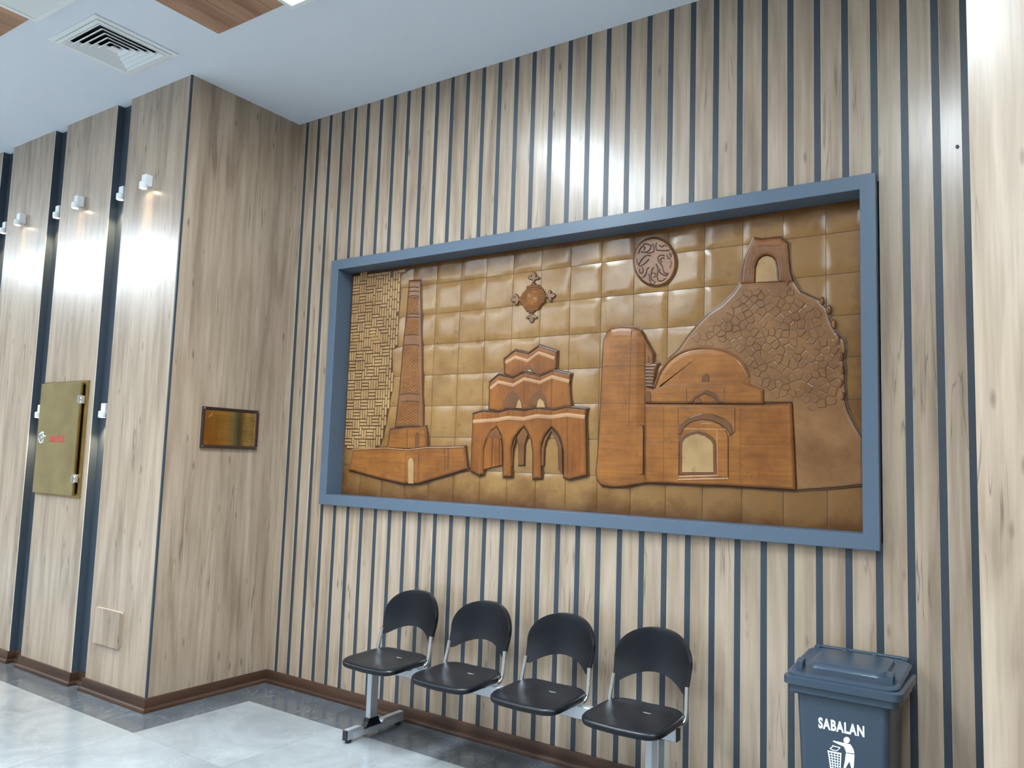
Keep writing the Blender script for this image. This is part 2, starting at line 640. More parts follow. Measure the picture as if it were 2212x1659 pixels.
# light field
for a, b_ in ((BS, 1.085), (1.085, 1.885), (1.885, 2.685), (2.685, 3.485), (3.485, XR - 0.25)):
    floor_tile(a, b_, BF, BM, 'tile_light')
ys = [BF]
while ys[-1] > BY + 0.01:
    ys.append(max(BY, ys[-1] - 0.8))
xs = [BS - 0.8 * k for k in range(12, 0, -1)] + [BS + 0.8 * k for k in range(0, 11)] + [RX]
xs = [LX] + [q for q in xs if LX + 0.05 < q < RX - 0.05] + [RX]
for a, b_ in zip(xs, xs[1:]):
    for y1, y0 in zip(ys, ys[1:]):
        floor_tile(a, b_, y0, y1, 'tile_light')

# ceiling with a hole for the air diffuser
VX0, VX1, VY0, VY1 = -0.365, 0.172, -1.643, -1.112
hx0, hx1, hy0, hy1 = VX0 + 0.05, VX1 - 0.05, VY0 + 0.05, VY1 - 0.05
m = MB()
for a, b_ in (((LX, BY), (hx0, 0.4)), ((hx1, BY), (RX, 0.4)), ((hx0, BY), (hx1, hy0)), ((hx0, hy1), (hx1, 0.4))):
    m.box((a[0], a[1], ZC), (b_[0], b_[1], ZC + 0.05))
m.box((LX, BY, ZC + 0.35), (RX, 0.4, ZC + 0.4))
ceiling = structure(m.build('ceiling', M['ceiling']), 'plain white painted ceiling')

# walls out of view that close the hall
m = MB(); m.box((LX, BY - 0.1, 0), (RX, BY, ZC)); structure(m.build('wall_back', M['wallpaint']), 'plain taupe wall closing the hall')
m = MB(); m.box((LX - 0.1, BY, 0), (LX, 0.4, ZC)); structure(m.build('wall_end', M['wallpaint']), 'plain taupe end wall of the hall')
m = MB(); m.box((RX, BY, 0), (RX + 0.1, 0.4, ZC)); structure(m.build('wall_right', M['wallpaint']), 'plain taupe side wall of the hall')

# slatted wall: backing, planks and strips
PT = 0.016
m = MB()
m.box((0, 0.2, 0), (XR, 0.3, ZC))
wall_main = structure(m.build('wall_main', M['slate']), 'wall of upright oak planks with slate grey strips between')
SW = 0.0310


def plank_mesh(w, h):
    """plank with chamfered long edges; edge band in the second slot"""
    q = MB()
    c = 0.0010
    x0, x1 = -w / 2, w / 2
    prof = [(x0, PT), (x0, c), (x0 + c, 0), (x1 - c, 0), (x1, c), (x1, PT)]
    ms = [1, 1, 0, 1, 1, 0]
    for i in range(6):
        j = (i + 1) % 6
        a, b2 = prof[i], prof[j]
        q.add([(a[0], a[1], 0), (b2[0], b2[1], 0), (b2[0], b2[1], h), (a[0], a[1], h)], [(0, 1, 2, 3)], ms[i])
    q.add([(p[0], p[1], 0) for p in prof], [tuple(range(6))], 0)
    q.add([(p[0], p[1], h) for p in prof], [tuple(range(6))], 0)
    o = q.build('plank', [M['oak'], M['oak_edge']])
    me = o.data
    bpy.data.objects.remove(o)
    return me


ZB = 0.082
pcache = {}


def plank(x0, x1, z0, z1, name='plank'):
    k = (round(x1 - x0, 4), round(z1 - z0, 4))
    if k not in pcache:
        pcache[k] = plank_mesh(*k)
    inst(pcache[k], name, ((x0 + x1) / 2, 0, z0), wall_main)


edges = [0.0]
for i in range(35):
    xo = X0 + i * PITCHW - (0.012 if i == 34 else 0.0)
    edges += [xo, xo + SW]
edges.append(XR)
strip_cache = {}


def strip(x0, x1, z0, z1):
    k = (round(x1 - x0, 4), round(z1 - z0, 4))
    if k not in strip_cache:
        q = MB()
        q.box((-k[0] / 2, 0, 0), (k[0] / 2, 0.012, k[1]))
        o = q.build('strip', M['slate'])
        strip_cache[k] = o.data
        bpy.data.objects.remove(o)
    inst(strip_cache[k], 'strip', ((x0 + x1) / 2, 0.0012, z0), wall_main)


def runs(a, b_):
    """height runs of a piece, interrupted where the mural sits in the wall"""
    if b_ <= FX0 + 0.01 or a >= FX1 - 0.01:
        return [(0.0, ZC)]
    return [(0.0, FZ0 + 0.03), (FZ1 - 0.03, ZC)]


for i in range(0, len(edges) - 1):
    a, b_ = edges[i], edges[i + 1]
    if b_ - a < 0.006:
        continue
    for z0, z1 in runs(a, b_):
        (plank if i % 2 == 0 else strip)(a, b_, z0, z1)

# left pier: side face, front panels, channels
m = MB()
m.box((LX, -DP + CH, 0), (-0.016, 0.3, ZC))
wall_left = structure(m.build('wall_left', M['channel']), 'pier wall of wide oak panels with dark upright channels')
m = MB()
m.box((-0.016, -DP + 0.012, 0), (0.0, 0.0, ZC))
wall_side = structure(m.build('wall_side', M['oak']), 'oak clad side of the pier')
m = MB()
m.box((-0.012, -DP - 0.001, 0.0), (0.001, -DP + 0.012, ZC))
structure(m.build('trim_1', M['slate']), 'thin slate grey corner trim of the pier')
PX = [(-0.7076, -0.012), (-1.5968, -0.8906), (-2.4728, -1.7806), (-3.357, -2.6645)]
while PX[-1][0] > LX + 1:
    PX.append((PX[-1][0] - 0.884, PX[-1][1] - 0.884))
for x0, x1 in PX:
    q = MB()
    w = x1 - x0
    c = 0.003
    d = CH
    prof = [(0, d), (0, c), (c, 0), (w - c, 0), (w, c), (w, d)]
    ms = [2, 1, 0, 1, 2, 0]
    for i in range(6):
        j = (i + 1) % 6
        a, b2 = prof[i], prof[j]
        q.add([(a[0], a[1], 0), (b2[0], b2[1], 0), (b2[0], b2[1], ZC), (a[0], a[1], ZC)], [(0, 1, 2, 3)], ms[i])
    o = q.build('panel', [M['oak'], M['oak_edge'], M['channel']])
    o.location = (x0, -DP, 0)
    o.parent = wall_left

# right pier
m = MB()
m.box((XR + 0.016, -DP + 0.016, 0), (RX, 0.3, ZC))
wall_rp = structure(m.build('wall_right_pier', M['slate']), 'oak clad pier beside the slatted wall')
for x0, x1 in ((XR, 5.62), (5.63, 6.83), (6.84, 8.04), (8.05, RX)):
    q = MB()
    q.box((0, 0, 0), (x1 - x0, 0.016, ZC))
    o = q.build('panel', M['oak'])
    o.location = (x0, -DP, 0)
    o.parent = wall_rp
q = MB()
q.box((0, 0, 0), (0.016, DP - 0.016, ZC))
o = q.build('panel', M['oak'])
o.location = (XR, -DP + 0.016, 0)
o.parent = wall_rp


# skirting: upright board with a rounded shoe
def skirt_profile():
    pts = [(0, 0), (-0.030, 0)]
    for k in range(5):
        t = k / 4 * math.pi / 2
        pts.append((-0.014 - 0.016 * math.cos(t), 0.004 + 0.022 * math.sin(t)))
    pts += [(-0.013, 0.030), (-0.013, ZB - 0.004), (-0.010, ZB), (0, ZB)]
    return pts     # (offset from wall towards the room is negative, height)


def skirting(name, p0, p1, nrm, mat, label, e0=0.0, e1=0.0, parent=None):
    """p0,p1 ends on the wall face, nrm = direction into the room; e0,e1 = +1 outer mitre, -1 inner mitre"""
    p0, p1, nrm = Vector((*p0, 0)), Vector((*p1, 0)), Vector((*nrm, 0))
    d = (p1 - p0).normalized()
    r0, r1 = [], []
    for off, h in skirt_profile():
        k = -off
        r0.append(p0 + nrm * k - d * k * e0 + Vector((0, 0, h)))
        r1.append(p1 + nrm * k + d * k * e1 + Vector((0, 0, h)))
    q = MB()
    q.loft([r0, r1])
    o = q.build(name, mat, parent, smooth=True)
    if not parent:
        structure(o, label)
    return o


skirting('baseboard_main', (0, 0), (XR, 0), (0, -1), M['base'], 'dark walnut skirting below the slatted wall', -1, -1)
skirting('baseboard_side', (0, -DP), (0, 0), (1, 0), M['basey'], 'dark walnut skirting on the side of the pier', 1, -1)
skirting('baseboard_right_side', (XR, 0), (XR, -DP), (-1, 0), M['basey'], 'dark walnut skirting beside the bin', -1, 1)
skirting('baseboard_right', (XR, -DP), (RX, -DP), (0, -1), M['base'], 'dark walnut skirting below the right pier', 1, 0)
first = skirting('baseboard_left', (PX[0][0], -DP), (0, -DP), (0, -1), M['base'], 'dark walnut skirting stepping along the panelled pier', 1, 1)
for i, (x0, x1) in enumerate(PX):
    if i:
        skirting('skirting_board', (x0, -DP), (x1, -DP), (0, -1), M['base'], None, 1, 1, first)
    # inside the channel to the left of this panel
    nx = PX[i + 1][1] if i + 1 < len(PX) else x0 - 0.17
    skirting('skirting_board', (nx, -DP + CH), (x0, -DP + CH), (0, -1), M['base'], None, -1, -1, first)
    skirting('skirting_board', (nx, -DP), (nx, -DP + CH), (1, 0), M['basey'], None, 1, -1, first)

# wood inlays in the ceiling
def inlay(name, x0, x1, y0, y1, label):
    q = MB()
    q.box((x0, y0, ZC - 0.006), (x1, y1, ZC - 0.0005))
    base = structure(q.build(name, M['ceil_wood']), label)
    n = round((x1 - x0) / 0.118)
    w = (x1 - x0) / n
    q = MB()
    q.cbox((-w / 2 + 0.0006, y0, -0.008), (w / 2 - 0.0006, y1, 0), 0.0012)
    o = q.build('plank', M['ceil_wood'])
    me = o.data
    bpy.data.objects.remove(o)
    for k in range(n):
        inst(me, 'plank', (x0 + (k + 0.5) * w, 0, ZC - 0.006), base)
    return base


inlay('trim_2', -0.83, 0.42, -2.42, -1.821, 'reddish wood ceiling inlay around the unlit light panel')
inlay('trim_3', 0.618, 1.84, -2.95, -1.145, 'reddish wood ceiling inlay beside the lit light panel')


# ------------------------------------------------------------------ ceiling lights
def light_panel(x0, x1, y0, y1, lit, label, group=None):
    t = empty('ceiling_light_panel', ((x0 + x1) / 2, (y0 + y1) / 2, ZC))
    drop = 0.045
    m = MB()
    b_ = 0.028
    for a, c in (((x0, y0), (x1, y0 + b_)), ((x0, y1 - b_), (x1, y1)), ((x0, y0 + b_), (x0 + b_, y1 - b_)), ((x1 - b_, y0 + b_), (x1, y1 - b_))):
        m.box((a[0], a[1], ZC - drop), (c[0], c[1], ZC - drop + 0.012))
    kid(m.build('frame', M['white']), t)
    m = MB()
    m.box((x0 + 0.004, y0 + 0.004, ZC - drop + 0.012), (x1 - 0.004, y1 - 0.004, ZC - 0.001))
    kid(m.build('housing', M['panel_rim']), t)
    m = MB()
    m.box((x0 + b_, y0 + b_, ZC - drop + 0.004), (x1 - b_, y1 - b_, ZC - drop + 0.012))
    kid(m.build('diffuser', M['led'] if lit else M['panel_off']), t)
    if lit:
        # extra area light added under the diffuser to brighten floor and lower walls
        ld = bpy.data.lights.new('added_beam', 'AREA')
        ld.shape = 'RECTANGLE'
        ld.size, ld.size_y = x1 - x0 - 2 * b_, y1 - y0 - 2 * b_
        ld.energy = BEAM_POWER * ld.size * ld.size_y
        ld.color = LED_COLOR
        ld.spread = math.radians(95)
        lo = bpy.data.objects.new('added_beam', ld)
        lo.location = (0, 0, -drop + 0.002)
        col.objects.link(lo)
        lo.parent = t
    return tag(t, label, 'ceiling light', group)


dz = 0.045 / (ZC - CAM.z)


def drop_xy(x, y):
    """ceiling position as read at ceiling height, moved to the panel's lower face"""
    return x + (CAM.x - x) * dz, y + (CAM.y - y) * dz


lx, ly = drop_xy(1.183, -1.074)
light_panel(lx, lx + 0.6, ly - 1.8, ly, True, 'lit white ceiling light panel beside the wood inlay in front of the mural')
ox, oy = drop_xy(-0.228, -1.769)
light_panel(ox, ox + 0.6, oy - 0.6, oy, False, 'unlit white square ceiling panel overlapping the wood inlay by the air vent')
for X, Y in ((3.88, -1.9), (6.6, -1.9), (-4.4, -2.9), (-5.2, -2.9), (-6.0, -2.9), (-6.8, -2.9), (-7.6, -2.9)):
    light_panel(X, X + 0.6, Y - 1.2, Y, True, 'lit white ceiling light panel in the row along the walls', 'light panels along the walls')
for X, Y in [(X, -4.3) for X in (-3.2, -1.9, -0.6, 0.5, 4.8, 7.2)] + [(X, -7.0) for X in (-7.5, -4.5, -1.5, 4.5, 7.2)]:  # out of view; rear row added to brighten the lower walls
    light_panel(X, X + 0.6, Y - 1.2, Y, True, 'unseen lit white ceiling light panel over the open hall', 'unseen light panels over the hall')

# ------------------------------------------------------------------ air diffuser
vent = empty('air_diffuser', ((VX0 + VX1) / 2, (VY0 + VY1) / 2, ZC))
tag(vent, 'square white air diffuser with nested louvres set in the ceiling', 'air vent')
m = MB()
cx, cy = (VX0 + VX1) / 2, (VY0 + VY1) / 2
hw, hd = (VX1 - VX0) / 2, (VY1 - VY0) / 2


def sq(s, z):
    return [(cx - hw * s, cy - hd * s, z), (cx + hw * s, cy - hd * s, z), (cx + hw * s, cy + hd * s, z), (cx - hw * s, cy + hd * s, z)]


def ring(m, loops, mat=0):
    """closed band through square loops, back to the first"""
    lp = loops + [loops[0]]
    m.loft(lp, mat, False, False)


ring(m, [sq(1.0, ZC - 0.001), sq(1.0, ZC - 0.007), sq(0.90, ZC - 0.010), sq(0.90, ZC - 0.001)])
kid(m.build('flange', M['white']), vent)
m = MB()
ring(m, [sq(0.885, ZC - 0.001), sq(0.885, ZC - 0.016), sq(0.80, ZC - 0.018), sq(0.80, ZC + 0.02), sq(0.81, ZC + 0.02), sq(0.81, ZC - 0.001)])
kid(m.build('inner_frame', M['white']), vent)
for k in range(5):
    s = 0.79 - k * 0.135
    m = MB()
    ring(m, [sq(s, ZC - 0.018), sq(s - 0.115, ZC + 0.004), sq(s - 0.125, ZC + 0.004), sq(s - 0.016, ZC - 0.021)])
    kid(m.build('louvre', M['white']), vent)
m = MB()
m.loft([sq(0.115, ZC - 0.019), sq(0.02, ZC + 0.004)], 0)
kid(m.build('centre_cone', M['white']), vent)
m = MB()
m.box((hx0, hy0, ZC + 0.12), (hx1, hy1, ZC + 0.13))
for a, c in (((hx0, hy0), (hx0 + 0.004, hy1)), ((hx1 - 0.004, hy0), (hx1, hy1)), ((hx0, hy0), (hx1, hy0 + 0.004)), ((hx0, hy1 - 0.004), (hx1, hy1))):
    m.box((a[0], a[1], ZC + 0.0), (c[0], c[1], ZC + 0.12))
kid(m.build('duct', M['duct']), vent)


# ------------------------------------------------------------------ wall spotlights
def spotlight(x, y, z, label, group, power=1.0):
    """box bracket with a round lamp head below it; y is the face it is fixed to, z the lower end"""
    t = empty('wall_spotlight', (x, y, z))
    m = MB()
    m.cbox((-0.026, -0.052, 0.022), (0.026, -0.0005, 0.098), 0.003)
    m.build('bracket', M['white'], t)
    m = MB()
    n = 16
    yc = -0.050
    prof = [(0.020, 0.045), (0.027, 0.040), (0.027, 0.004), (0.025, 0.0), (0.022, 0.0), (0.021, 0.010)]
    m.loft([[(r * math.cos(2 * math.pi * k / n), yc + r * math.sin(2 * math.pi * k / n), h) for k in range(n)] for r, h in prof], 0, True, False)
    m.build('lamp_head', M['white'], t, smooth=True)
    m = MB()
    m.loft([[(0.021 * math.cos(2 * math.pi * k / n), yc + 0.021 * math.sin(2 * math.pi * k / n), h) for k in range(n)] for h in (0.006, 0.009)])
    m.build('lens', M['lens'], t)
    ld = bpy.data.lights.new('lamp_beam', 'SPOT')
    ld.energy = SPOT_POWER * power
    ld.color = (1.0, 0.74, 0.42)
    ld.spot_size = math.radians(60 if power == 1.0 else 100)
    ld.spot_blend = 0.9
    ld.shadow_soft_size = 0.015
    lo = bpy.data.objects.new('lamp_beam', ld)
    lo.location = (0, yc, -0.004)
    col.objects.link(lo)
    lo.parent = t
    return tag(t, label, 'wall light', group)


G1, G2 = 'spotlights on the oak panels', 'spotlights in the dark channels'
spotlight(-0.388, -DP, 3.335, 'white wall spotlight on the oak panel at the corner of the pier', G1)
spotlight(-1.27, -DP, 3.335, 'white wall spotlight on the oak panel above the gold cabinet', G1)
spotlight(-2.159, -DP, 3.335, 'white wall spotlight on the third oak panel from the pier corner', G1)
spotlight(-0.768, -DP + CH, 3.335, 'upper white spotlight in the channel right of the gold cabinet', G2, 6.0)
spotlight(-1.658, -DP + CH, 3.335, 'upper white spotlight in the channel left of the gold cabinet', G2, 6.0)
spotlight(-2.534, -DP + CH, 3.335, 'upper white spotlight in the second channel left of the gold cabinet', G2, 6.0)
spotlight(-0.768, -DP + CH, 1.80, 'lower white spotlight in the channel right of the gold cabinet', G2, 6.0)
spotlight(-1.658, -DP + CH, 1.80, 'lower white spotlight in the channel left of the gold cabinet', G2, 6.0)

# ------------------------------------------------------------------ gold fire cabinet
cab = empty('fire_cabinet', (-1.265, -DP, 1.24))
tag(cab, 'gold metal fire hose cabinet with chrome hinges on an oak panel', 'cabinet')
yf = -DP
ring_b = MB()
fx0, fx1, fz0, fz1 = -1.578, -0.955, 1.240, 2.062
for a, c in (((fx0, fz0), (fx1, fz0 + 0.03)), ((fx0, fz1 - 0.03), (fx1, fz1)), ((fx0, fz0 + 0.03), (fx0 + 0.03, fz1 - 0.03)), ((fx1 - 0.03, fz0 + 0.03), (fx1, fz1 - 0.03))):
    ring_b.box((a[0], yf - 0.010, a[1]), (c[0], yf - 0.0005, c[1]))
kid(ring_b.build('flange', M['gold_dark']), cab)
m = MB(); m.box((fx0 + 0.03, yf - 0.004, fz0 + 0.03), (fx1 - 0.03, yf - 0.0005, fz1 - 0.03))
kid(m.build('body', M['gold_dark']), cab)
m = MB(); m.cbox((fx0 + 0.012, yf - 0.036, fz0 + 0.014), (fx1 - 0.052, yf - 0.012, fz1 - 0.012), 0.003)
door = kid(m.build('door', M['gold']), cab)
for pz in (1.925, 1.375):
    m = MB()
    m.cbox((fx1 - 0.066, yf - 0.044, pz - 0.028), (fx1 - 0.022, yf - 0.010, pz + 0.028), 0.004)
    m.tube([(fx1 - 0.045, yf - 0.046, pz - 0.024), (fx1 - 0.045, yf - 0.046, pz + 0.024)], 0.008, 10)
    tag(kid(m.build('hinge', M['chrome'], smooth=True), cab), 'chrome hinge')
lk = at(90, 945, 1, yf - 0.037)
m = MB()
n = 20
prof = [(0.042, -0.036), (0.042, -0.041), (0.036, -0.044), (0.030, -0.041), (0.0, -0.040)]
m.loft([[(lk.x + r * math.cos(2 * math.pi * k / n), yf + y, lk.z + r * math.sin(2 * math.pi * k / n)) for k in range(n)] for r, y in prof], 0, True, False)
m.cbox((lk.x - 0.030, yf - 0.049, lk.z - 0.006), (lk.x + 0.030, yf - 0.040, lk.z + 0.006), 0.002)
tag(kid(m.build('lock', M['chrome'], smooth=True), cab), 'round chrome lock')
a, c = at(107, 949, 1, yf - 0.037), at(138, 950, 1, yf - 0.037)
text_mesh('lettering', 'FIRE BOX', 0.066, 0.0006, 0.0008, M['red_print'], cab, ((a.x + c.x) / 2, yf - 0.0368, (a.z + c.z) / 2), (math.pi / 2, 0, 0), c.x - a.x)

# ------------------------------------------------------------------ small boxed cover low on the panel
tl, br = at(206.7, 1311, 1, -DP - 0.02), at(257, 1404, 1, -DP - 0.02)
tr = at(259, 1321, 1, -DP - 0.02)
cov = empty('socket_cover', ((tl.x + tr.x) / 2, -DP, br.z))
tag(cov, 'small oak clad box cover fixed low on the pier panel', 'cover')
m = MB()
m.box((tl.x, -DP - 0.020, br.z), (tr.x, -DP - 0.010, tl.z), 0)
kid(m.build('front_board', M['oak']), cov)
m = MB()
m.box((tl.x, -DP - 0.010, tl.z - 0.012), (tr.x, -DP - 0.0005, tl.z), 0)
kid(m.build('top_board', M['oak_edge']), cov)
m = MB()
m.box((tl.x + 0.008, -DP - 0.010, br.z + 0.006), (tr.x - 0.003, -DP - 0.0005, tl.z - 0.012), 0)
kid(m.build('core', M['oak']), cov)

# ------------------------------------------------------------------ gold plaque on the side of the pier
py0, py1, pz0, pz1 = -0.660, -0.211, 1.615, 1.887
pl = empty('wall_plaque', (0, (py0 + py1) / 2, pz0))
tag(pl, 'engraved gold plaque in a dark brown frame on the pier side', 'plaque')
m = MB()
fwid = 0.022
loops = []
for ins, out in ((0.0, 0.0006), (0.0, 0.012), (0.004, 0.016), (fwid - 0.004, 0.012), (fwid, 0.008), (fwid, 0.0006)):
    loops.append([(out, py0 + ins, pz0 + ins), (out, py1 - ins, pz0 + ins), (out, py1 - ins, pz1 - ins), (out, py0 + ins, pz1 - ins)])
m.loft(loops + [loops[0]], 0, False, False)
kid(m.build('frame', M['plaque_frame']), pl)
m = MB(); m.box((0.0006, py0 + fwid, pz0 + fwid), (0.007, py1 - fwid, pz1 - fwid))
pan = kid(m.build('plate', M['plaque']), pl)
m = MB()
rw = random.Random(3)
for k in range(13):
    z = pz1 - 0.055 - k * 0.0135
    for c0, c1 in ((-0.56, -0.43), (-0.335, -0.255)):
        y = c0 + rw.uniform(0, 0.012)
        while y < c1:
            w = rw.uniform(0.010, 0.028)
            m.box((0.007, y, z), (0.0073, min(y + w, c1 + 0.01), z + 0.003))
            y += w + 0.006
for cyq, czq, s1, s2 in ((py0 + fwid, pz0 + fwid, 1, 1), (py1 - fwid, pz0 + fwid, -1, 1), (py0 + fwid, pz1 - fwid, 1, -1), (py1 - fwid, pz1 - fwid, -1, -1)):
    pts = [(0.0075, cyq + s1 * 0.055 * math.cos(t * math.pi / 16), czq + s2 * 0.055 * math.sin(t * math.pi / 16)) for t in range(9)]
    m.tube(pts, 0.0012, 4)
o = m.build('engraving', M['engrave'])
o['kind'] = 'stuff'
kid(o, pl)
for cyq, czq in ((py0 + 0.011, pz0 + 0.011), (py1 - 0.011, pz0 + 0.011), (py0 + 0.011, pz1 - 0.011), (py1 - 0.011, pz1 - 0.011)):
    m = MB()
    m.loft([[(h, cyq + r * math.cos(k * math.pi / 6), czq + r * math.sin(k * math.pi / 6)) for k in range(12)] for r, h in ((0.0055, 0.011), (0.005, 0.017), (0.002, 0.0185))])
    kid(m.build('screw', M['chrome'], smooth=True), pl)

# leftover wall plug in a plank by the right pier
p = at(2068, 317, 1, 0.0)
m = MB()
m.loft([[(p.x + r * math.cos(k * math.pi / 3) * 0.9, y, p.z + r * math.sin(k * math.pi / 3)) for k in range(6)] for r, y in ((0.009, -0.0004), (0.008, -0.006), (0.003, -0.009))])
tag(m.build('wall_plug', plain('grey plug', (0.12, 0.12, 0.13), 0.6)), 'small grey wall plug left in the plank by the right pier', 'wall plug')

# ------------------------------------------------------------------ relief mural
mural = empty('relief_mural', ((FX0 + FX1) / 2, 0, FZ0))
tag(mural, 'framed leather relief mural of brown monuments on honey gold tiles', 'mural')
IX0, IX1, IZ0, IZ1 = FX0 + FWID, FX1 - FWID, FZ0 + FWID, FZ1 - FWID


def mur(o):
    return kid(o, mural)


# mitred box frame: four rails
oc = [(FX0, FZ0), (FX1, FZ0), (FX1, FZ1), (FX0, FZ1)]
ic = [(IX0, IZ0), (IX1, IZ0), (IX1, IZ1), (IX0, IZ1)]
for k in range(4):
    j = (k + 1) % 4
    q = MB()
    lo_, hi_ = [], []
    for (o_, i_) in ((oc[k], ic[k]), (oc[j], ic[j])):
        lo_.append([(o_[0], MY + 0.03, o_[1]), (o_[0], -FE + 0.002, o_[1]),
                    (o_[0] + (0.002 if i_[0] > o_[0] else -0.002), -FE, o_[1] + (0.002 if i_[1] > o_[1] else -0.002)),
                    (i_[0] - (0.002 if i_[0] > o_[0] else -0.002), -FE, i_[1] - (0.002 if i_[1] > o_[1] else -0.002)),
                    (i_[0], -FE + 0.002, i_[1]), (i_[0], MY + 0.03, i_[1])])
    q.loft(lo_)
    mur(q.build('frame_rail', M['frame']))
q = MB(); q.box((IX0 - 0.01, MY + 0.002, IZ0 - 0.01), (IX1 + 0.01, MY + 0.028, IZ1 + 0.01))
mur(q.build('backing', M['l_back']))


# gold leather tiles, pillowed and dented
def pillow(w, h, seed):
    rr = random.Random(seed)
    n = 8
    bumps = [(rr.uniform(-1, 1), rr.uniform(-1, 1), rr.uniform(0.3, 0.9), rr.uniform(-0.003, 0.003)) for _ in range(6)]
    tx, tz = rr.uniform(-0.0025, 0.0025), rr.uniform(-0.0035, 0.0015)
    q = MB()
    vs_ = []
    for j in range(n + 1):
        for i in range(n + 1):
            u, v = -1 + 2 * i / n, -1 + 2 * j / n
            u = math.copysign(abs(u) ** 0.8, u)
            v = math.copysign(abs(v) ** 0.8, v)
            e = (1 - abs(u) ** 8) * (1 - abs(v) ** 8)
            y = 0.0045 * e + e * (tx * u + tz * v)
            for bx, bz, br_, ba in bumps:
                y += e * ba * math.exp(-((u - bx) ** 2 + (v - bz) ** 2) / br_ ** 2)
            vs_.append((u * w / 2, -min(max(y, -0.001), 0.008), v * h / 2))
    fs = [(j * (n + 1) + i, j * (n + 1) + i + 1, (j + 1) * (n + 1) + i + 1, (j + 1) * (n + 1) + i) for j in range(n) for i in range(n)]
    q.add(vs_, fs)
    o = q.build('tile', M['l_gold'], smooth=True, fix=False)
    me = o.data
    bpy.data.objects.remove(o)
    return me


TP = 0.2017
sx = [IX0] + [1.725 + k * TP for k in range(-8, 20) if IX0 + 0.05 < 1.725 + k * TP < IX1 - 0.05] + [IX1]
sz = [IZ0] + [2.530 + k * 0.2 for k in range(-8, 4) if IZ0 + 0.05 < 2.530 + k * 0.2 < IZ1 - 0.05] + [IZ1]
tcache = {}
rt = random.Random(11)
for i in range(len(sx) - 1):
    for j in range(len(sz) - 1):
        w, h = sx[i + 1] - sx[i] - 0.0026, sz[j + 1] - sz[j] - 0.0026
        key = (round(w, 3), round(h, 3), rt.randrange(7))
        if key not in tcache:
            tcache[key] = pillow(w, h, hash(key) % 9999)
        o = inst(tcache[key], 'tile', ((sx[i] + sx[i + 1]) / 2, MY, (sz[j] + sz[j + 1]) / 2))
        mur(o)

def hs(h):
    """reliefs are shallow: compress heights above the tiles"""
    return HB + (h - HB) * 0.55 if h > HB else h


HB = 0.0085      # reliefs start in front of the tiles' highest point


def crop(ox, oy, s):
    return lambda pts: [(ox + x / s, oy + y / s) for x, y in pts]


cA, cB, cC, cD = crop(680, 540, 5.53), crop(680, 800, 5.3525), crop(1000, 560, 4.608), crop(980, 720, 4.879)
cE, cF, cG, cH = crop(1260, 680, 4.148), crop(1440, 480, 4.365), crop(1340, 490, 11.06), crop(1080, 570, 11.85)
cI = lambda pts: list(pts)


def mp(pts, h):
    """photo pixels to X,Z on the mural at relief height h"""
    return [((q := at(x, y, 1, MY - h)).x, q.z) for x, y in pts]


def smooth_poly(pts, n=4, closed=True):
    out = []
    L = len(pts)
    for i in range(L if closed else L - 1):
        p0, p1, p2, p3 = (pts[(i + k) % L] if closed else pts[min(max(i + k, 0), L - 1)] for k in (-1, 0, 1, 2))
        for k in range(n):
            t = k / n
            out.append(tuple(0.5 * ((2 * b1) + (-a1 + c1) * t + (2 * a1 - 5 * b1 + 4 * c1 - d1) * t * t + (-a1 + 3 * b1 - 3 * c1 + d1) * t ** 3)
                             for a1, b1, c1, d1 in zip(p0, p1, p2, p3)))
    if not closed:
        out.append(pts[-1])
    return out


def area(p):
    return sum(p[i][0] * p[(i + 1) % len(p)][1] - p[(i + 1) % len(p)][0] * p[i][1] for i in range(len(p))) / 2


def offset(p, d):
    """move a counter-clockwise outline inwards by d (outwards when negative)"""
    out = []
    n = len(p)
    for i in range(n):
        a, b_, c = p[i - 1], p[i], p[(i + 1) % n]
        e1 = (b_[0] - a[0], b_[1] - a[1])
        e2 = (c[0] - b_[0], c[1] - b_[1])
        l1, l2 = math.hypot(*e1) or 1e-9, math.hypot(*e2) or 1e-9
        n1, n2 = (-e1[1] / l1, e1[0] / l1), (-e2[1] / l2, e2[0] / l2)
        bx, bz = n1[0] + n2[0], n1[1] + n2[1]
        bl = math.hypot(bx, bz) or 1e-9
        k = min(1.8, 1 / max(0.3, (bx * n1[0] + bz * n1[1]) / bl))
        out.append((b_[0] + bx / bl * d * k, b_[1] + bz / bl * d * k))
    return out


def relief(name, pts, h, mat, parent=None, base=HB, prof=None, halo=0.010, edge='l_mid', sm=0, in_px=True):
    """low relief: stained halo on the ground, steep side, rounded shoulder and flat top"""
    h, base = hs(h), hs(base)
    p = mp(pts, h) if in_px else list(pts)
    if sm:
        p = smooth_poly(p, sm)
    if area(p) < 0:
        p = p[::-1]
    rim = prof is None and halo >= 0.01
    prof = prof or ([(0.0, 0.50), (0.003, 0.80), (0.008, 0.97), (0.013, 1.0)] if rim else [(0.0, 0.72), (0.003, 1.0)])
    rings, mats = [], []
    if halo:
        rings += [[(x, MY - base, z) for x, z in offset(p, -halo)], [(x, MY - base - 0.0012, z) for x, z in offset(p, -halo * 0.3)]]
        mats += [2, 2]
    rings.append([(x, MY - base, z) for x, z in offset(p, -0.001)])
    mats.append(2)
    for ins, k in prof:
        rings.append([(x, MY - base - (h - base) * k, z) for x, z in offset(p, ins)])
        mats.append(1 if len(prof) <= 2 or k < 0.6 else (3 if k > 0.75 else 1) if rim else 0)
    q = MB()
    q.loft(rings, 0, True, False, True, mats[1:])
    o_ = len(q.v) - len(p)
    q.f.append(tuple(range(o_, o_ + len(p))))
    q.m.append(0)
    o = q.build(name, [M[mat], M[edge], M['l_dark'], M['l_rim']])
    return mur(o) if parent is None else sub(o, parent)


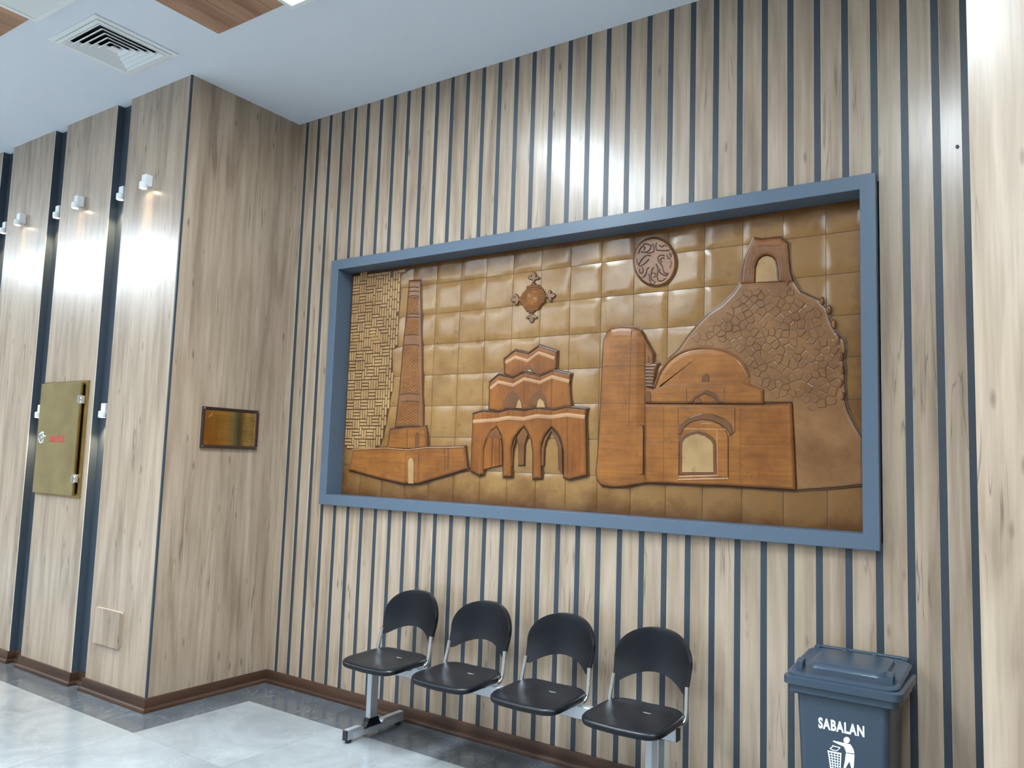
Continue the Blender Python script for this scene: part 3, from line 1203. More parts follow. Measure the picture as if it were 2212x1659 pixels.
def sub(o, part):
    o.parent = part
    o.location = Vector((0, 0, 0))
    return o


def lines(name, polys, h, w, mat, parent, closed=False, hh=0.0012):
    """carved or raised strokes laid along photo polylines, joined into one part"""
    q = MB()
    h = hs(h)
    for pl_ in polys:
        p = mp(pl_, h)
        n = len(p)
        L, R_ = [], []
        for i in range(n):
            a = p[i - 1] if (i > 0 or closed) else p[i]
            c = p[(i + 1) % n] if (i < n - 1 or closed) else p[i]
            dx, dzz = c[0] - a[0], c[1] - a[1]
            l = math.hypot(dx, dzz) or 1e-9
            nx, nz_ = -dzz / l * w / 2, dx / l * w / 2
            L.append((p[i][0] + nx, p[i][1] + nz_))
            R_.append((p[i][0] - nx, p[i][1] - nz_))
        rings = [[(a[0], MY - h + 0.001, a[1]), (a[0], MY - h - hh * 0.6, a[1]), ((a[0] + b2[0]) / 2, MY - h - hh, (a[1] + b2[1]) / 2),
                  (b2[0], MY - h - hh * 0.6, b2[1]), (b2[0], MY - h + 0.001, b2[1])] for a, b2 in zip(L, R_)]
        if closed:
            rings.append(rings[0])
        q.loft(rings, 0, not closed, not closed)
    o = sub(q.build(name, M[mat]), parent)
    if len(polys) > 2:
        o['kind'] = 'stuff'
    return o


# --- basket-weave brick ground
def brick_mesh(w, h):
    q = MB()
    c = 0.0022
    q.loft([[(-w / 2, 0, -h / 2), (w / 2, 0, -h / 2), (w / 2, 0, h / 2), (-w / 2, 0, h / 2)],
            [(-w / 2, -0.0035, -h / 2), (w / 2, -0.0035, -h / 2), (w / 2, -0.0035, h / 2), (-w / 2, -0.0035, h / 2)],
            [(-w / 2 + c, -0.0055, -h / 2 + c), (w / 2 - c, -0.0055, -h / 2 + c), (w / 2 - c, -0.0055, h / 2 - c), (-w / 2 + c, -0.0055, h / 2 - c)]])
    o = q.build('brick', M['l_brick'])
    me = o.data
    bpy.data.objects.remove(o)
    return me


U = 0.0225
brick_outline = mp(cA([(445, 285), (1165, 212), (1090, 260), (1015, 300), (1020, 560), (990, 760), (985, 1150), (920, 1180), (935, 1659)])
                   + cB([(905, 160), (850, 440), (810, 640), (760, 860), (700, 900), (370, 905), (350, 800), (360, 430), (385, 90)]), HB)


def inside(pt, poly):
    x_, z_ = pt
    c = False
    for i in range(len(poly)):
        (x1, z1), (x2, z2) = poly[i - 1], poly[i]
        if (z1 > z_) != (z2 > z_) and x_ < (x2 - x1) * (z_ - z1) / (z2 - z1) + x1:
            c = not c
    return c


bx0, bx1 = IX0 + 0.018, max(x for x, z in brick_outline)
bz0, bz1 = min(z for x, z in brick_outline), IZ1 - 0.012
NX, NZ = int((bx1 - bx0) / U), int((bz1 - bz0) / U)
ground = MB()
gp = brick_outline if area(brick_outline) > 0 else brick_outline[::-1]
ground.loft([[(x, MY - 0.004, z) for x, z in offset(gp, -0.004)], [(x, MY - HB + 0.0012, z) for x, z in gp]])
brick_ground = mur(ground.build('brick_ground', M['l_dark']))
bh, bv, b1 = brick_mesh(3 * U - 0.006, U - 0.006), brick_mesh(U - 0.006, 3 * U - 0.006), brick_mesh(2 * U - 0.006, U - 0.006)
occ = set()
rb = random.Random(5)
for j in range(NZ):
    for i in range(NX):
        if (i, j) in occ:
            continue
        # herringbone-like choice with chance breaks
        pref = ((i + j) % 6 < 3) if rb.random() < 0.85 else rb.random() < 0.5
        for kind in (('h', 'v', 's') if pref else ('v', 'h', 's')):
            cells = {'h': [(i, j), (i + 1, j), (i + 2, j)], 'v': [(i, j), (i, j + 1), (i, j + 2)], 's': [(i, j), (i + 1, j)]}[kind]
            if any(c in occ for c in cells):
                continue
            if not all(inside((bx0 + (c[0] + 0.5) * U, bz0 + (c[1] + 0.5) * U), brick_outline) for c in cells):
                continue
            occ.update(cells)
            cxm = bx0 + (sum(c[0] for c in cells) / len(cells) + 0.5) * U
            czm = bz0 + (sum(c[1] for c in cells) / len(cells) + 0.5) * U
            o = inst({'h': bh, 'v': bv, 's': b1}[kind], 'brick', (cxm, MY - HB + 0.002, czm))
            sub(o, brick_ground)
            o.location = (cxm, MY - HB + 0.002, czm)
            break

# --- minaret and its platform
min_px = cA([(1125, 372), (1250, 365), (1262, 760), (1268, 1140), (1275, 1659)]) + cB([(1245, 650), (925, 660)]) + cA([(1010, 1659), (1060, 1060), (1095, 760)])
minaret = relief('minaret', min_px, 0.026, 'l_tower', prof=[(0.0, 0.45), (0.006, 0.8), (0.014, 1.0)])
lat = []


def span(y, f):
    """left and right edge of the shaft at a photo row of crop A"""
    yy = 540 + y / 5.53
    Lx = [(606, 883.5), (677, 878), (732, 871.7), (840, 862.6), (923, 852.8)]
    Rx = [(606, 906), (677, 908.2), (746, 909.3), (840, 910.6), (921, 911.7)]

    def ip(t):
        for (a0, b0), (a1, b1_) in zip(t, t[1:]):
            if yy <= a1:
                return b0 + (b1_ - b0) * (yy - a0) / (a1 - a0)
        return t[-1][1]
    l_, r_ = ip(Lx), ip(Rx)
    return (l_ + (r_ - l_) * f, yy)


for y0, y1, n in ((580, 750, 5), (830, 1000, 6), (1150, 1700, 14), (1815, 2080, 8)):
    st = (y1 - y0) / n
    for k in range(-4, n + 1):
        for s in (0, 1):
            pts = []
            for t in range(9):
                fy = y0 + (k + t / 8 * 4) * st
                fx = 0.12 + 0.74 * (t / 8 if s == 0 else 1 - t / 8)
                if y0 <= fy <= y1:
                    pts.append(span(fy, fx))
            if len(pts) > 1:
                lat.append(pts)
lines('lattice', lat, 0.026, 0.005, 'l_brown', minaret, hh=0.003)['kind'] = 'stuff'
bands = []
for y in (440, 490, 545, 570, 760, 800, 1010, 1130, 1715, 1805, 2095):
    bands.append([span(y + 14 * ((f - 0.5) * 2) ** 2, f) for f in (0.08, 0.3, 0.5, 0.7, 0.9)])
lines('ring_bands', bands, 0.026, 0.006, 'l_dark', minaret, hh=0.002)
blk = relief('minaret_base', cB([(862, 685), (1000, 668), (1275, 648), (1285, 720), (1295, 890), (1150, 915), (828, 905), (845, 800)]), 0.032, 'l_brown')
lines('carving', [cB([(1070, 675), (1065, 905)])], 0.032, 0.007, 'l_mid', blk)
relief('niche', cB([(1160, 895), (1160, 760), (1170, 725), (1188, 713), (1205, 725), (1210, 760), (1205, 895)]), 0.0335, 'l_mid', blk, base=0.030, halo=0, edge='l_dark')
plat = relief('platform', cB([(440, 912), (640, 903), (830, 897), (1080, 920), (1270, 893), (1500, 893), (1730, 880), (1760, 1140), (1480, 1225), (1190, 1312), (1010, 1312), (700, 1240), (385, 1150), (410, 1060)]), 0.036, 'l_brown')
relief('doorway', cB([(1075, 1312), (1072, 1060), (1085, 1020), (1110, 1003), (1135, 1015), (1148, 1060), (1145, 1312)]), 0.0375, 'l_brick', plat, base=0.034, halo=0.004, edge='l_dark')
lines('carving', [cB([(1500, 910), (1505, 1160)]), cB([(1545, 905), (1540, 1150)]), cB([(1200, 940), (1195, 1290)]), cB([(1050, 960), (1048, 1300)])], 0.036, 0.006, 'l_mid', plat)
lines('pale_edge', [cB([(440, 914), (640, 905), (830, 899), (1080, 922), (1270, 895), (1500, 895), (1725, 884)])], 0.036, 0.006, 'l_pale', plat, hh=0.002)

# --- three-tiered gate
t3 = relief('gate_lower_tier', cD([(200, 845), (300, 815), (470, 825), (580, 795), (740, 808), (875, 783), (1055, 803), (1190, 773), (1400, 795), (1385, 890), (1395, 1495), (1210, 1540),
            (1155, 1515), (1155, 1250), (1130, 1120), (1090, 1050), (1025, 985), (960, 1060), (920, 1150), (912, 1250), (918, 1530), (830, 1530), (830, 1250), (815, 1130), (780, 1040), (735, 980),
            (680, 1030), (620, 1120), (600, 1220), (603, 1510), (515, 1510), (515, 1250), (500, 1080), (450, 985), (390, 1030), (340, 1120), (310, 1220), (305, 1485), (260, 1495), (175, 1450)]), 0.034, 'l_brownv')
t2 = relief('gate_middle_tier', cD([(375, 515), (470, 430), (620, 465), (745, 405), (905, 445), (1050, 385), (1230, 430), (1217, 520), (1232, 768), (1190, 772), (1055, 802), (875, 782), (740, 807), (580, 794), (470, 823), (365, 800), (372, 650)]), 0.030, 'l_brownv')
t1 = relief('gate_upper_tier', cD([(530, 270), (645, 178), (785, 210), (900, 130), (1085, 190), (1075, 370), (1050, 384), (905, 444), (745, 404), (620, 464), (535, 428)]), 0.026, 'l_brownv')
lines('pale_band', [cD([(207, 930), (455, 912), (570, 890), (735, 902), (875, 872), (1030, 882), (1195, 858), (1383, 882)])], 0.034, 0.0225, 'l_pale', t3, hh=0.003)
lines('pale_band', [cD([(388, 582), (472, 512), (630, 548), (745, 482), (910, 520), (1035, 458), (1218, 508)])], 0.030, 0.021, 'l_pale', t2, hh=0.003)
lines('pale_band', [cD([(548, 312), (650, 250), (780, 290), (895, 205), (1063, 265)])], 0.026, 0.020, 'l_pale', t1, hh=0.003)
lines('cornice', [cD([(200, 846), (300, 816), (470, 826), (580, 796), (740, 809), (875, 784), (1055, 804), (1190, 774), (1400, 796)])], 0.035, 0.006, 'l_dark', t3, hh=0.003)
lines('cornice', [cD([(375, 515), (470, 432), (620, 467), (745, 407), (905, 447), (1050, 387), (1230, 432)])], 0.031, 0.006, 'l_dark', t2, hh=0.003)
lines('cornice', [cD([(530, 270), (645, 180), (785, 212), (900, 132), (1085, 192)])], 0.027, 0.006, 'l_dark', t1, hh=0.003)
lines('carving', [cD([(305, 830), (300, 900)]), cD([(465, 830), (460, 960)]), cD([(740, 815), (740, 960)]), cD([(1028, 810), (1028, 965)]), cD([(1195, 790), (1195, 1480)]), cD([(878, 790), (880, 880)]), cD([(575, 800), (572, 900)])], 0.034, 0.004, 'l_mid', t3)
lines('carving', [cD([(630, 470), (632, 600)]), cD([(745, 410), (745, 740)]), cD([(908, 450), (910, 590)]), cD([(1035, 395), (1030, 770)]), cD([(475, 435), (475, 560)]), cD([(520, 790), (522, 700)])], 0.030, 0.004, 'l_mid', t2)
relief('side_niche', cD([(312, 1440), (318, 1220), (350, 1110), (395, 1040), (450, 992), (490, 1075), (510, 1200), (512, 1390), (400, 1415)]), 0.024, 'l_brownv', t3, halo=0.003, edge='l_dark')
relief('niche_head', cD([(345, 1098), (390, 1040), (450, 992), (488, 1072), (508, 1105)]), 0.0265, 'l_mid', t3, base=0.022, halo=0, edge='l_mid')
lines('carving', [cD([(410, 1105), (398, 1415)]), cD([(480, 1110), (478, 1395)])], 0.024, 0.005, 'l_dark', t3)
relief('middle_column', cD([(660, 1095), (735, 990), (782, 1060), (745, 1175), (742, 1390), (680, 1392), (682, 1180)]), 0.020, 'l_mid', t3, halo=0.004, edge='l_dark')
relief('arch_jamb', cD([(918, 1400), (922, 1210), (955, 1100), (1025, 1000), (1090, 1075), (1140, 1210), (1148, 1480), (1100, 1430), (1098, 1210), (1070, 1110), (1025, 1035), (975, 1130), (955, 1210), (950, 1395)]), 0.022, 'l_mid', t3, halo=0.003, edge='l_dark')
relief('arch_jamb', cD([(606, 1400), (608, 1220), (640, 1120), (660, 1070), (655, 1120), (625, 1220), (620, 1400)]), 0.022, 'l_mid', t3, halo=0.002, edge='l_dark')
for arch, op in (([(530, 790), (540, 690), (575, 640), (625, 600), (670, 640), (700, 690), (722, 770), (722, 795)], [(650, 790), (668, 715), (695, 685), (718, 740), (722, 795)]),
                 ([(788, 765), (800, 690), (840, 640), (905, 597), (950, 645), (975, 700), (987, 775)], [(868, 785), (882, 710), (910, 680), (950, 712), (970, 785)])):
    relief('niche', cD(arch), 0.0315, 'l_mid', t2, base=0.028, halo=0.002, edge='l_dark')
    relief('opening', cD(op), 0.0330, 'l_brick', t2, base=0.030, halo=0.002, edge='l_dark')
relief('niche', cD([(700, 412), (735, 365), (780, 335), (825, 360), (862, 415), (830, 420), (745, 402)]), 0.0275, 'l_mid', t1, base=0.024, halo=0.002, edge='l_dark')
relief('opening', cD([(772, 402), (790, 373), (815, 385), (832, 412)]), 0.029, 'l_brick', t1, base=0.026, halo=0.001, edge='l_dark')

# --- mountain with its ruined fort
mtn_px = cF([(35, 1270), (110, 1210), (200, 1080), (290, 970), (400, 860), (520, 780), (620, 680), (695, 575), (1192, 560), (1260, 660), (1430, 735), (1510, 830), (1530, 920),
             (1590, 1040), (1670, 1120), (1680, 1200), (1655, 1290), (1672, 1400), (1668, 1500), (1680, 1600)]) + cI([(1822, 862), (1830, 890), (1845, 920), (1862, 948), (1863, 1045), (1800, 1052), (1722, 1057), (1712, 868), (1650, 868), (1648, 845), (1600, 820), (1520, 760)])
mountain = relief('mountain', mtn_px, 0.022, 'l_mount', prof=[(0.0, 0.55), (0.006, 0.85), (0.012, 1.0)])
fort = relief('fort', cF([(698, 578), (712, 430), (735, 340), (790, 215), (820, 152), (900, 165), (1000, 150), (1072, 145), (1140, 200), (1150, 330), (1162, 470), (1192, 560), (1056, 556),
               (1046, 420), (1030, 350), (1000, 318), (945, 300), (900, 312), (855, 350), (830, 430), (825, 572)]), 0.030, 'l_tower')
relief('fort_arch', cF([(838, 566), (842, 430), (868, 360), (905, 328), (945, 318), (990, 332), (1018, 365), (1032, 430), (1042, 554)]), 0.012, 'l_brick', fort, base=0.0075, halo=0, edge='l_brick')
lines('carving', [cF([(855, 230), (930, 215), (1000, 225), (1080, 215)]), cF([(800, 300), (780, 420), (770, 540)]), cF([(1080, 330), (1095, 500)])], 0.030, 0.005, 'l_mid', fort)
dome_px = cE([(640, 690), (635, 650), (650, 600), (690, 500), (760, 410), (850, 345), (950, 305), (1070, 290), (1180, 295), (1290, 325), (1390, 385), (1450, 460), (1490, 550), (1490, 625), (1480, 690)])
m_poly, d_poly = mp(mtn_px, 0.022), mp(dome_px, 0.022)
wall_poly = mp(cE([(545, 640), (790, 600), (1410, 585), (1620, 665), (1620, 790), (1870, 785), (1900, 1570), (545, 1505)]), 0.022)
rs = random.Random(9)
seeds = []
mx0, mx1 = min(x for x, z in m_poly), max(x for x, z in m_poly)
mz0, mz1 = min(z for x, z in m_poly), max(z for x, z in m_poly)
tries = 0
while len(seeds) < 620 and tries < 9000:
    tries += 1
    c = (rs.uniform(mx0, mx1), rs.uniform(mz0, mz1))
    if inside(c, m_poly) and all((c[0] - s[0]) ** 2 + (c[1] - s[1]) ** 2 > 0.029 ** 2 for s in seeds):
        seeds.append(c)


def clip(poly, mx_, mz_, nx, nz_):
    out = []
    for i in range(len(poly)):
        a, b2 = poly[i - 1], poly[i]
        da, db = (a[0] - mx_) * nx + (a[1] - mz_) * nz_, (b2[0] - mx_) * nx + (b2[1] - mz_) * nz_
        if da * db < 0:
            t = da / (da - db)
            out.append((a[0] + (b2[0] - a[0]) * t, a[1] + (b2[1] - a[1]) * t))
        if db <= 0:
            out.append(b2)
    return out


q = MB()
low_z = mz0 + 0.38
m_ccw = m_poly if area(m_poly) > 0 else m_poly[::-1]
m_in = offset(m_ccw, 0.010)
for s in seeds:
    if inside(s, d_poly) or inside(s, wall_poly) or s[1] < low_z:
        continue
    if rs.random() < (0.05 if s[0] > 3.2 else 0.16):
        continue
    cell = [(s[0] - 0.05, s[1] - 0.05), (s[0] + 0.05, s[1] - 0.05), (s[0] + 0.05, s[1] + 0.05), (s[0] - 0.05, s[1] + 0.05)]
    for t in seeds:
        dx, dzz = t[0] - s[0], t[1] - s[1]
        if 0 < dx * dx + dzz * dzz < 0.012:
            cell = clip(cell, (s[0] + t[0]) / 2, (s[1] + t[1]) / 2, dx, dzz)
    if len(cell) < 3 or not all(inside(c, m_in) for c in cell) or any(inside(c, d_poly) or inside(c, wall_poly) for c in cell):
        continue
    g = (sum(c[0] for c in cell) / len(cell), sum(c[1] for c in cell) / len(cell))
    hgt = rs.uniform(0.0015, 0.0045)
    k0 = rs.uniform(0.86, 0.96)
    q.loft([[(g[0] + (c[0] - g[0]) * k, MY - hs(0.0215) - hgt * e, g[1] + (c[1] - g[1]) * k) for c in cell] for k, e in ((1.0, 0), (k0, 0.15), (k0 - 0.03, 0.6), (k0 - 0.16, 1.0))], 0, False, True, True, [1, 0, 0])
o = q.build('stones', [M['l_stone'], M['l_dark']])
tag(sub(o, mountain), kind='stuff')
for px_, py_, rr_ in ((1790, 668, 7), (1800, 700, 7), (1808, 735, 8), (1815, 770, 8), (1818, 800, 7), (1814, 828, 8), (1818, 855, 7), (1775, 650, 6), (1700, 610, 6), (1705, 625, 5)):
    ring_px = [(px_ + rr_ * 0.8 * math.cos(t) * rs.uniform(0.8, 1.1), py_ + rr_ * 1.5 * math.sin(t) * rs.uniform(0.85, 1.1)) for t in [k * math.pi / 4 for k in range(8)]]
    relief('boulder', ring_px, 0.032, 'l_tower', mountain, base=0.018, halo=0.002, edge='l_mid', prof=[(0.002, 0.5), (0.006, 0.85), (0.010, 1.0)])

# --- mosque: tower, dome, walls
dome = relief('dome', dome_px, 0.036, 'l_brown', prof=[(0.0, 0.35), (0.006, 0.65), (0.016, 0.88), (0.030, 1.0)])
lines('rim', [smooth_poly(cE([(635, 650), (655, 600), (695, 502), (765, 412), (853, 348), (952, 309), (1070, 294), (1180, 299), (1288, 329), (1386, 388), (1446, 463), (1484, 552)]), 3, False)], 0.026, 0.010, 'l_tower', dome, hh=0.008)
relief('dome_window', cE([(1062, 597), (1062, 555), (1078, 532), (1098, 525), (1120, 535), (1130, 560), (1130, 597)]), 0.038, 'l_mid', dome, base=0.034, halo=0.003, edge='l_dark')
back = relief('rear_turret', cE([(550, 205), (580, 270), (605, 315), (625, 345), (622, 438), (662, 438), (640, 520), (622, 645), (550, 645)]), 0.024, 'l_brown')
lines('ladder_grooves', [cE([(556, y), (636 - (y - 450) * 0.06, y + 3)]) for y in range(455, 640, 30)], 0.024, 0.010, 'l_dark', back, hh=0.003)
relief('turret_window', cE([(574, 432), (574, 385), (584, 365), (594, 385), (594, 432)]), 0.0255, 'l_dark', back, base=0.022, halo=0)
attic = relief('attic', cE([(548, 640), (622, 662), (790, 605), (1060, 599), (1410, 590), (1520, 635), (1615, 668), (1612, 798), (548, 793)]), 0.038, 'l_brown')
lines('carving', [cE([(925, 650), (1262, 648)]), cE([(925, 650), (925, 788)]), cE([(1262, 648), (1258, 775)])], 0.038, 0.004, 'l_mid', attic)
relief('attic_arch', cE([(945, 786), (1000, 722), (1090, 670), (1180, 705), (1255, 782), (1212, 786), (1160, 738), (1085, 706), (1012, 748), (972, 788)]), 0.043, 'l_mid', attic, base=0.036, halo=0.003, edge='l_dark')
relief('attic_niche', cE([(1008, 788), (1010, 760), (1030, 745), (1050, 755), (1056, 788)]), 0.0395, 'l_mid', attic, base=0.036, halo=0.002, edge='l_dark')
relief('side_niche', cE([(556, 780), (552, 720), (566, 692), (585, 685), (602, 700), (608, 730), (604, 782)]), 0.0395, 'l_mid', attic, base=0.036, halo=0.002, edge='l_dark')
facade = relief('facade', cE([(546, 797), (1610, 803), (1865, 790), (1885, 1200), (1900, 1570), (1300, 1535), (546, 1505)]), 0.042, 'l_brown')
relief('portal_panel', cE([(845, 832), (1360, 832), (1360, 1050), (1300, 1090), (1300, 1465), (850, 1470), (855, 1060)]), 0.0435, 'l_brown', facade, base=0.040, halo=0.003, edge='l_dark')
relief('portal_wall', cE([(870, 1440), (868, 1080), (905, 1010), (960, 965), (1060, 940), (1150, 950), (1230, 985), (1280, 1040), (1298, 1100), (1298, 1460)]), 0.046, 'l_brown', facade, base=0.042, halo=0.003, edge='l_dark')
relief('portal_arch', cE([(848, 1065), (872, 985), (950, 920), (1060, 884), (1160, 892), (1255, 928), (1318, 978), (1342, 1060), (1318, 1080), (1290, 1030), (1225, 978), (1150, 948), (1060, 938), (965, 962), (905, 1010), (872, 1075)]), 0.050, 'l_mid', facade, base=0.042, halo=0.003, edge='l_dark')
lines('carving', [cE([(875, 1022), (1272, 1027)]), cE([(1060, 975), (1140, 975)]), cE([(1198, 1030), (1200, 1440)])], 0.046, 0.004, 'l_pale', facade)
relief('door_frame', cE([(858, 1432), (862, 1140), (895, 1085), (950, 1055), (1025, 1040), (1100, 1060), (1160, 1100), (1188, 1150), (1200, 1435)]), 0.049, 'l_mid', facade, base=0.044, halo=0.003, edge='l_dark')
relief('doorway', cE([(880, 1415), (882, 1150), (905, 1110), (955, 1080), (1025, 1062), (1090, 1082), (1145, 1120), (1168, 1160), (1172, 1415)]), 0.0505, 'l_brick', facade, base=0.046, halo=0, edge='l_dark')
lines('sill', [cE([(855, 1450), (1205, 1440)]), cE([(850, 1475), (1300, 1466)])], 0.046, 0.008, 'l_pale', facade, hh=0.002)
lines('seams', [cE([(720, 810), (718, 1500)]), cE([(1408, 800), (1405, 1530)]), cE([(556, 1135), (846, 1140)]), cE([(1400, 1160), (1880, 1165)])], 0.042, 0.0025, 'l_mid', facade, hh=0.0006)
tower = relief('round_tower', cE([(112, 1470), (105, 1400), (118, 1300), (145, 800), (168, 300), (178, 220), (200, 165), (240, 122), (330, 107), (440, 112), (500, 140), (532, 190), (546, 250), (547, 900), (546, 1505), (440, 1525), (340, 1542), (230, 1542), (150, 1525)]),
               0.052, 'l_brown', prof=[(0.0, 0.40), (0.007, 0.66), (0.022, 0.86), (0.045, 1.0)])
relief('slot_window', cE([(472, 1442), (478, 1060), (490, 1000), (512, 982), (535, 995), (538, 1060), (536, 1428)]), 0.050, 'l_brown', tower, base=0.038, halo=0.004, edge='l_dark')
lines('seams', [cE([(430, 120), (405, 1000)]), cE([(165, 460), (540, 450)]), cE([(150, 790), (545, 795)])], 0.052, 0.0025, 'l_mid', tower, hh=0.0006)

# --- round medallion with curling strokes
ctr = (820, 838)
disc = relief('round_medallion', cG([(ctr[0] + 490 * math.cos(t) + 30 * math.sin(t), ctr[1] + 562 * math.sin(t)) for t in [k * math.pi / 24 for k in range(48)]]), 0.016, 'l_tower', prof=[(0.0, 0.8), (0.005, 1.0)])
curls = [[(440, 640), (470, 540), (540, 470), (590, 500), (560, 560)], [(500, 600), (600, 610), (690, 560), (735, 470), (700, 430), (600, 410), (540, 440)],
         [(770, 400), (800, 500), (790, 600), (640, 630)], [(860, 380), (850, 500), (880, 570)], [(890, 560), (1050, 570), (1160, 560), (1210, 500), (1150, 420)], [(930, 440), (1000, 480), (1060, 430), (1110, 480)],
         [(730, 690), (620, 690), (530, 760), (440, 910), (500, 930), (590, 870), (660, 800), (670, 760)], [(1060, 690), (960, 680), (900, 740), (920, 830), (1000, 930), (1020, 1030), (1060, 1110), (1110, 1120)], [(1050, 760), (1000, 740), (960, 790), (1000, 850)],
         [(690, 970), (640, 1010), (620, 1100), (570, 1190), (510, 1215), (440, 1170)], [(800, 970), (760, 1020), (740, 1110), (730, 1190), (750, 1260), (800, 1290)], [(850, 890), (890, 960), (900, 1060), (880, 1180), (920, 1290), (1010, 1290), (1090, 1230)],
         [(460, 1000), (460, 1080), (520, 1110), (550, 1040), (520, 970)], [(1110, 650), (1140, 740), (1190, 770)], [(1170, 620), (1210, 720), (1230, 620)], [(680, 1120), (700, 1250), (730, 1350), (800, 1370), (830, 1310)], [(950, 1010), (940, 1080), (1030, 1150), (1110, 1160), (1140, 1100)],
         [(760, 1110), (830, 1110), (840, 1180), (790, 1200)]]
lines('curling_carving', [smooth_poly(cG(c), 3, False) for c in curls], 0.016, 0.0065, 'l_dark', disc, hh=0.003)
lines('rim', [cG([(ctr[0] + 455 * math.cos(t) + 28 * math.sin(t), ctr[1] + 525 * math.sin(t)) for t in [k * math.pi / 20 for k in range(40)]])], 0.016, 0.006, 'l_pale', disc, closed=True, hh=0.0025)
lines('dots', [cG([(x_, y_), (x_ + 14, y_ + 8)]) for x_, y_ in ((390, 780), (390, 830), (405, 875), (1200, 830), (1215, 870), (1200, 920), (1185, 960), (500, 1280), (560, 1320), (620, 1350), (690, 1370))], 0.016, 0.008, 'l_dark', disc, hh=0.003)

# --- diamond medallion with four leaf finials
rows = [(790, 900, 530), (690, 1000, 585), (680, 1050, 640), (640, 1095, 690), (600, 1130, 735), (570, 1150, 775), (545, 1160, 820), (470, 1165, 870), (500, 1160, 920), (525, 1140, 965), (560, 1120, 1005), (600, 1070, 1045), (620, 1030, 1085), (645, 1010, 1125), (680, 975, 1170), (750, 890, 1220)]
q = MB()
dia = relief('diamond_medallion', cH([p for a, b2, y in rows for p in ((b2, y - 34), (b2, y + 2))] + [p for a, b2, y in rows[::-1] for p in ((a, y + 36), (a, y - 2))]), 0.012, 'l_dark', prof=[(0.0, 0.7), (0.001, 1.0)], halo=0.004)
lines('slats', [cH([(a, y + 18), (b2, y - 16)]) for a, b2, y in rows], 0.012, 0.0075, 'l_brown', dia, hh=0.006)


def finial(cx_, cy_, ang, s=1.0):
    out = []
    for px_, py_ in [(-22, 0), (-22, -55), (-70, -75), (-120, -95), (-125, -130), (-80, -150), (-50, -130), (-55, -180), (-25, -225), (0, -240), (25, -225), (55, -180), (50, -130), (80, -150), (125, -130), (120, -95), (70, -75), (22, -55), (22, 0)]:
        ca, sa = math.cos(ang), math.sin(ang)
        out.append((cx_ + (px_ * ca - py_ * sa) * s, cy_ + (px_ * sa + py_ * ca) * s))
    return out


for cx_, cy_, ang in ((850, 480, 0.05), (1150, 830, math.pi / 2 - 0.1), (805, 1240, math.pi), (540, 905, -math.pi / 2 - 0.05)):
    f = relief('leaf_finial', cH(finial(cx_, cy_, ang, 1.12)), 0.017, 'l_tower', dia, halo=0.003, edge='l_dark')
flower = []
for k in range(8):
    t = k * math.pi / 4
    flower.append([(830 + 40 * math.cos(t), 860 + 40 * math.sin(t)), (830 + 120 * math.cos(t - 0.25), 860 + 130 * math.sin(t - 0.25)), (830 + 150 * math.cos(t), 860 + 165 * math.sin(t)), (830 + 120 * math.cos(t + 0.25), 860 + 130 * math.sin(t + 0.25)), (830 + 40 * math.cos(t), 860 + 40 * math.sin(t))])
relief('rosette', cH([(830 + 165 * math.cos(k * math.pi / 10), 860 + 180 * math.sin(k * math.pi / 10)) for k in range(20)]), 0.0185, 'l_mid', dia, base=0.010, halo=0, edge='l_dark')
lines('petals', [cH(c) for c in flower], 0.0185, 0.006, 'l_brown', dia, hh=0.003)

# ------------------------------------------------------------------ beam seating
bench = empty('beam_bench', (2.25, -0.31, 0))
tag(bench, 'four black plastic seats on a silver steel beam against the slatted wall', 'bench')
BEY, BEZ = -0.305, 0.395       # beam centre
m = MB()
m.cbox((1.27, BEY - 0.022, BEZ - 0.031), (3.185, BEY + 0.022, BEZ + 0.031), 0.003)
kid(m.build('beam', M['silver']), bench)
for xa, xb in ((3.185, 3.191), (1.264, 1.27)):
    m = MB(); m.cbox((xa, BEY - 0.021, BEZ - 0.030), (xb, BEY + 0.021, BEZ + 0.030), 0.002)
    kid(m.build('beam_cap', M['black_rubber']), bench)


def bench_leg(x):
    m = MB()
    m.cbox((x - 0.0175, -0.345, 0.088), (x + 0.0175, -0.283, BEZ - 0.031), 0.003)
    leg = kid(m.build('leg', M['silver']), bench)
    # foot bar, dipped in the middle under the bracket
    m = MB()
    hw_ = 0.016
    prof = [(-0.515, 0.018), (-0.515, 0.072), (-0.410, 0.072), (-0.392, 0.066), (-0.382, 0.048), (-0.240, 0.048), (-0.230, 0.060), (-0.212, 0.070), (-0.055, 0.072), (-0.055, 0.018)]
    m.loft([[(x - hw_, y, z) for y, z in prof], [(x + hw_, y, z) for y, z in prof]])
    sub2(m.build('foot_bar', M['silver']), leg)
    m = MB()
    prof = [(-0.388, 0.046), (-0.372, 0.056), (-0.360, 0.078), (-0.352, 0.098), (-0.276, 0.098), (-0.268, 0.078), (-0.256, 0.058), (-0.236, 0.046)]
    m.loft([[(x - 0.019, y, z) for y, z in prof], [(x + 0.019, y, z) for y, z in prof]])
    sub2(m.build('bracket', M['black_plastic']), leg)
    m = MB(); m.cbox((x - 0.0165, -0.523, 0.016), (x + 0.0165, -0.512, 0.071), 0.002)
    sub2(m.build('end_cap', M['black_rubber']), leg)
    for yy in (-0.490, -0.085):
        m = MB()
        m.loft([[(x + r * math.cos(k * math.pi / 6), yy + r * math.sin(k * math.pi / 6), z) for k in range(12)] for r, z in ((0.016, 0.0005), (0.018, 0.004), (0.018, 0.014), (0.012, 0.020))])
        sub2(m.build('foot_pad', M['black_rubber'], smooth=True), leg)
    return leg


def sub2(o, part):
    """sub-part built in world coordinates under a part whose mesh is in world coordinates"""
    o.parent = part
    o.location = Vector((0, 0, 0))
    return o


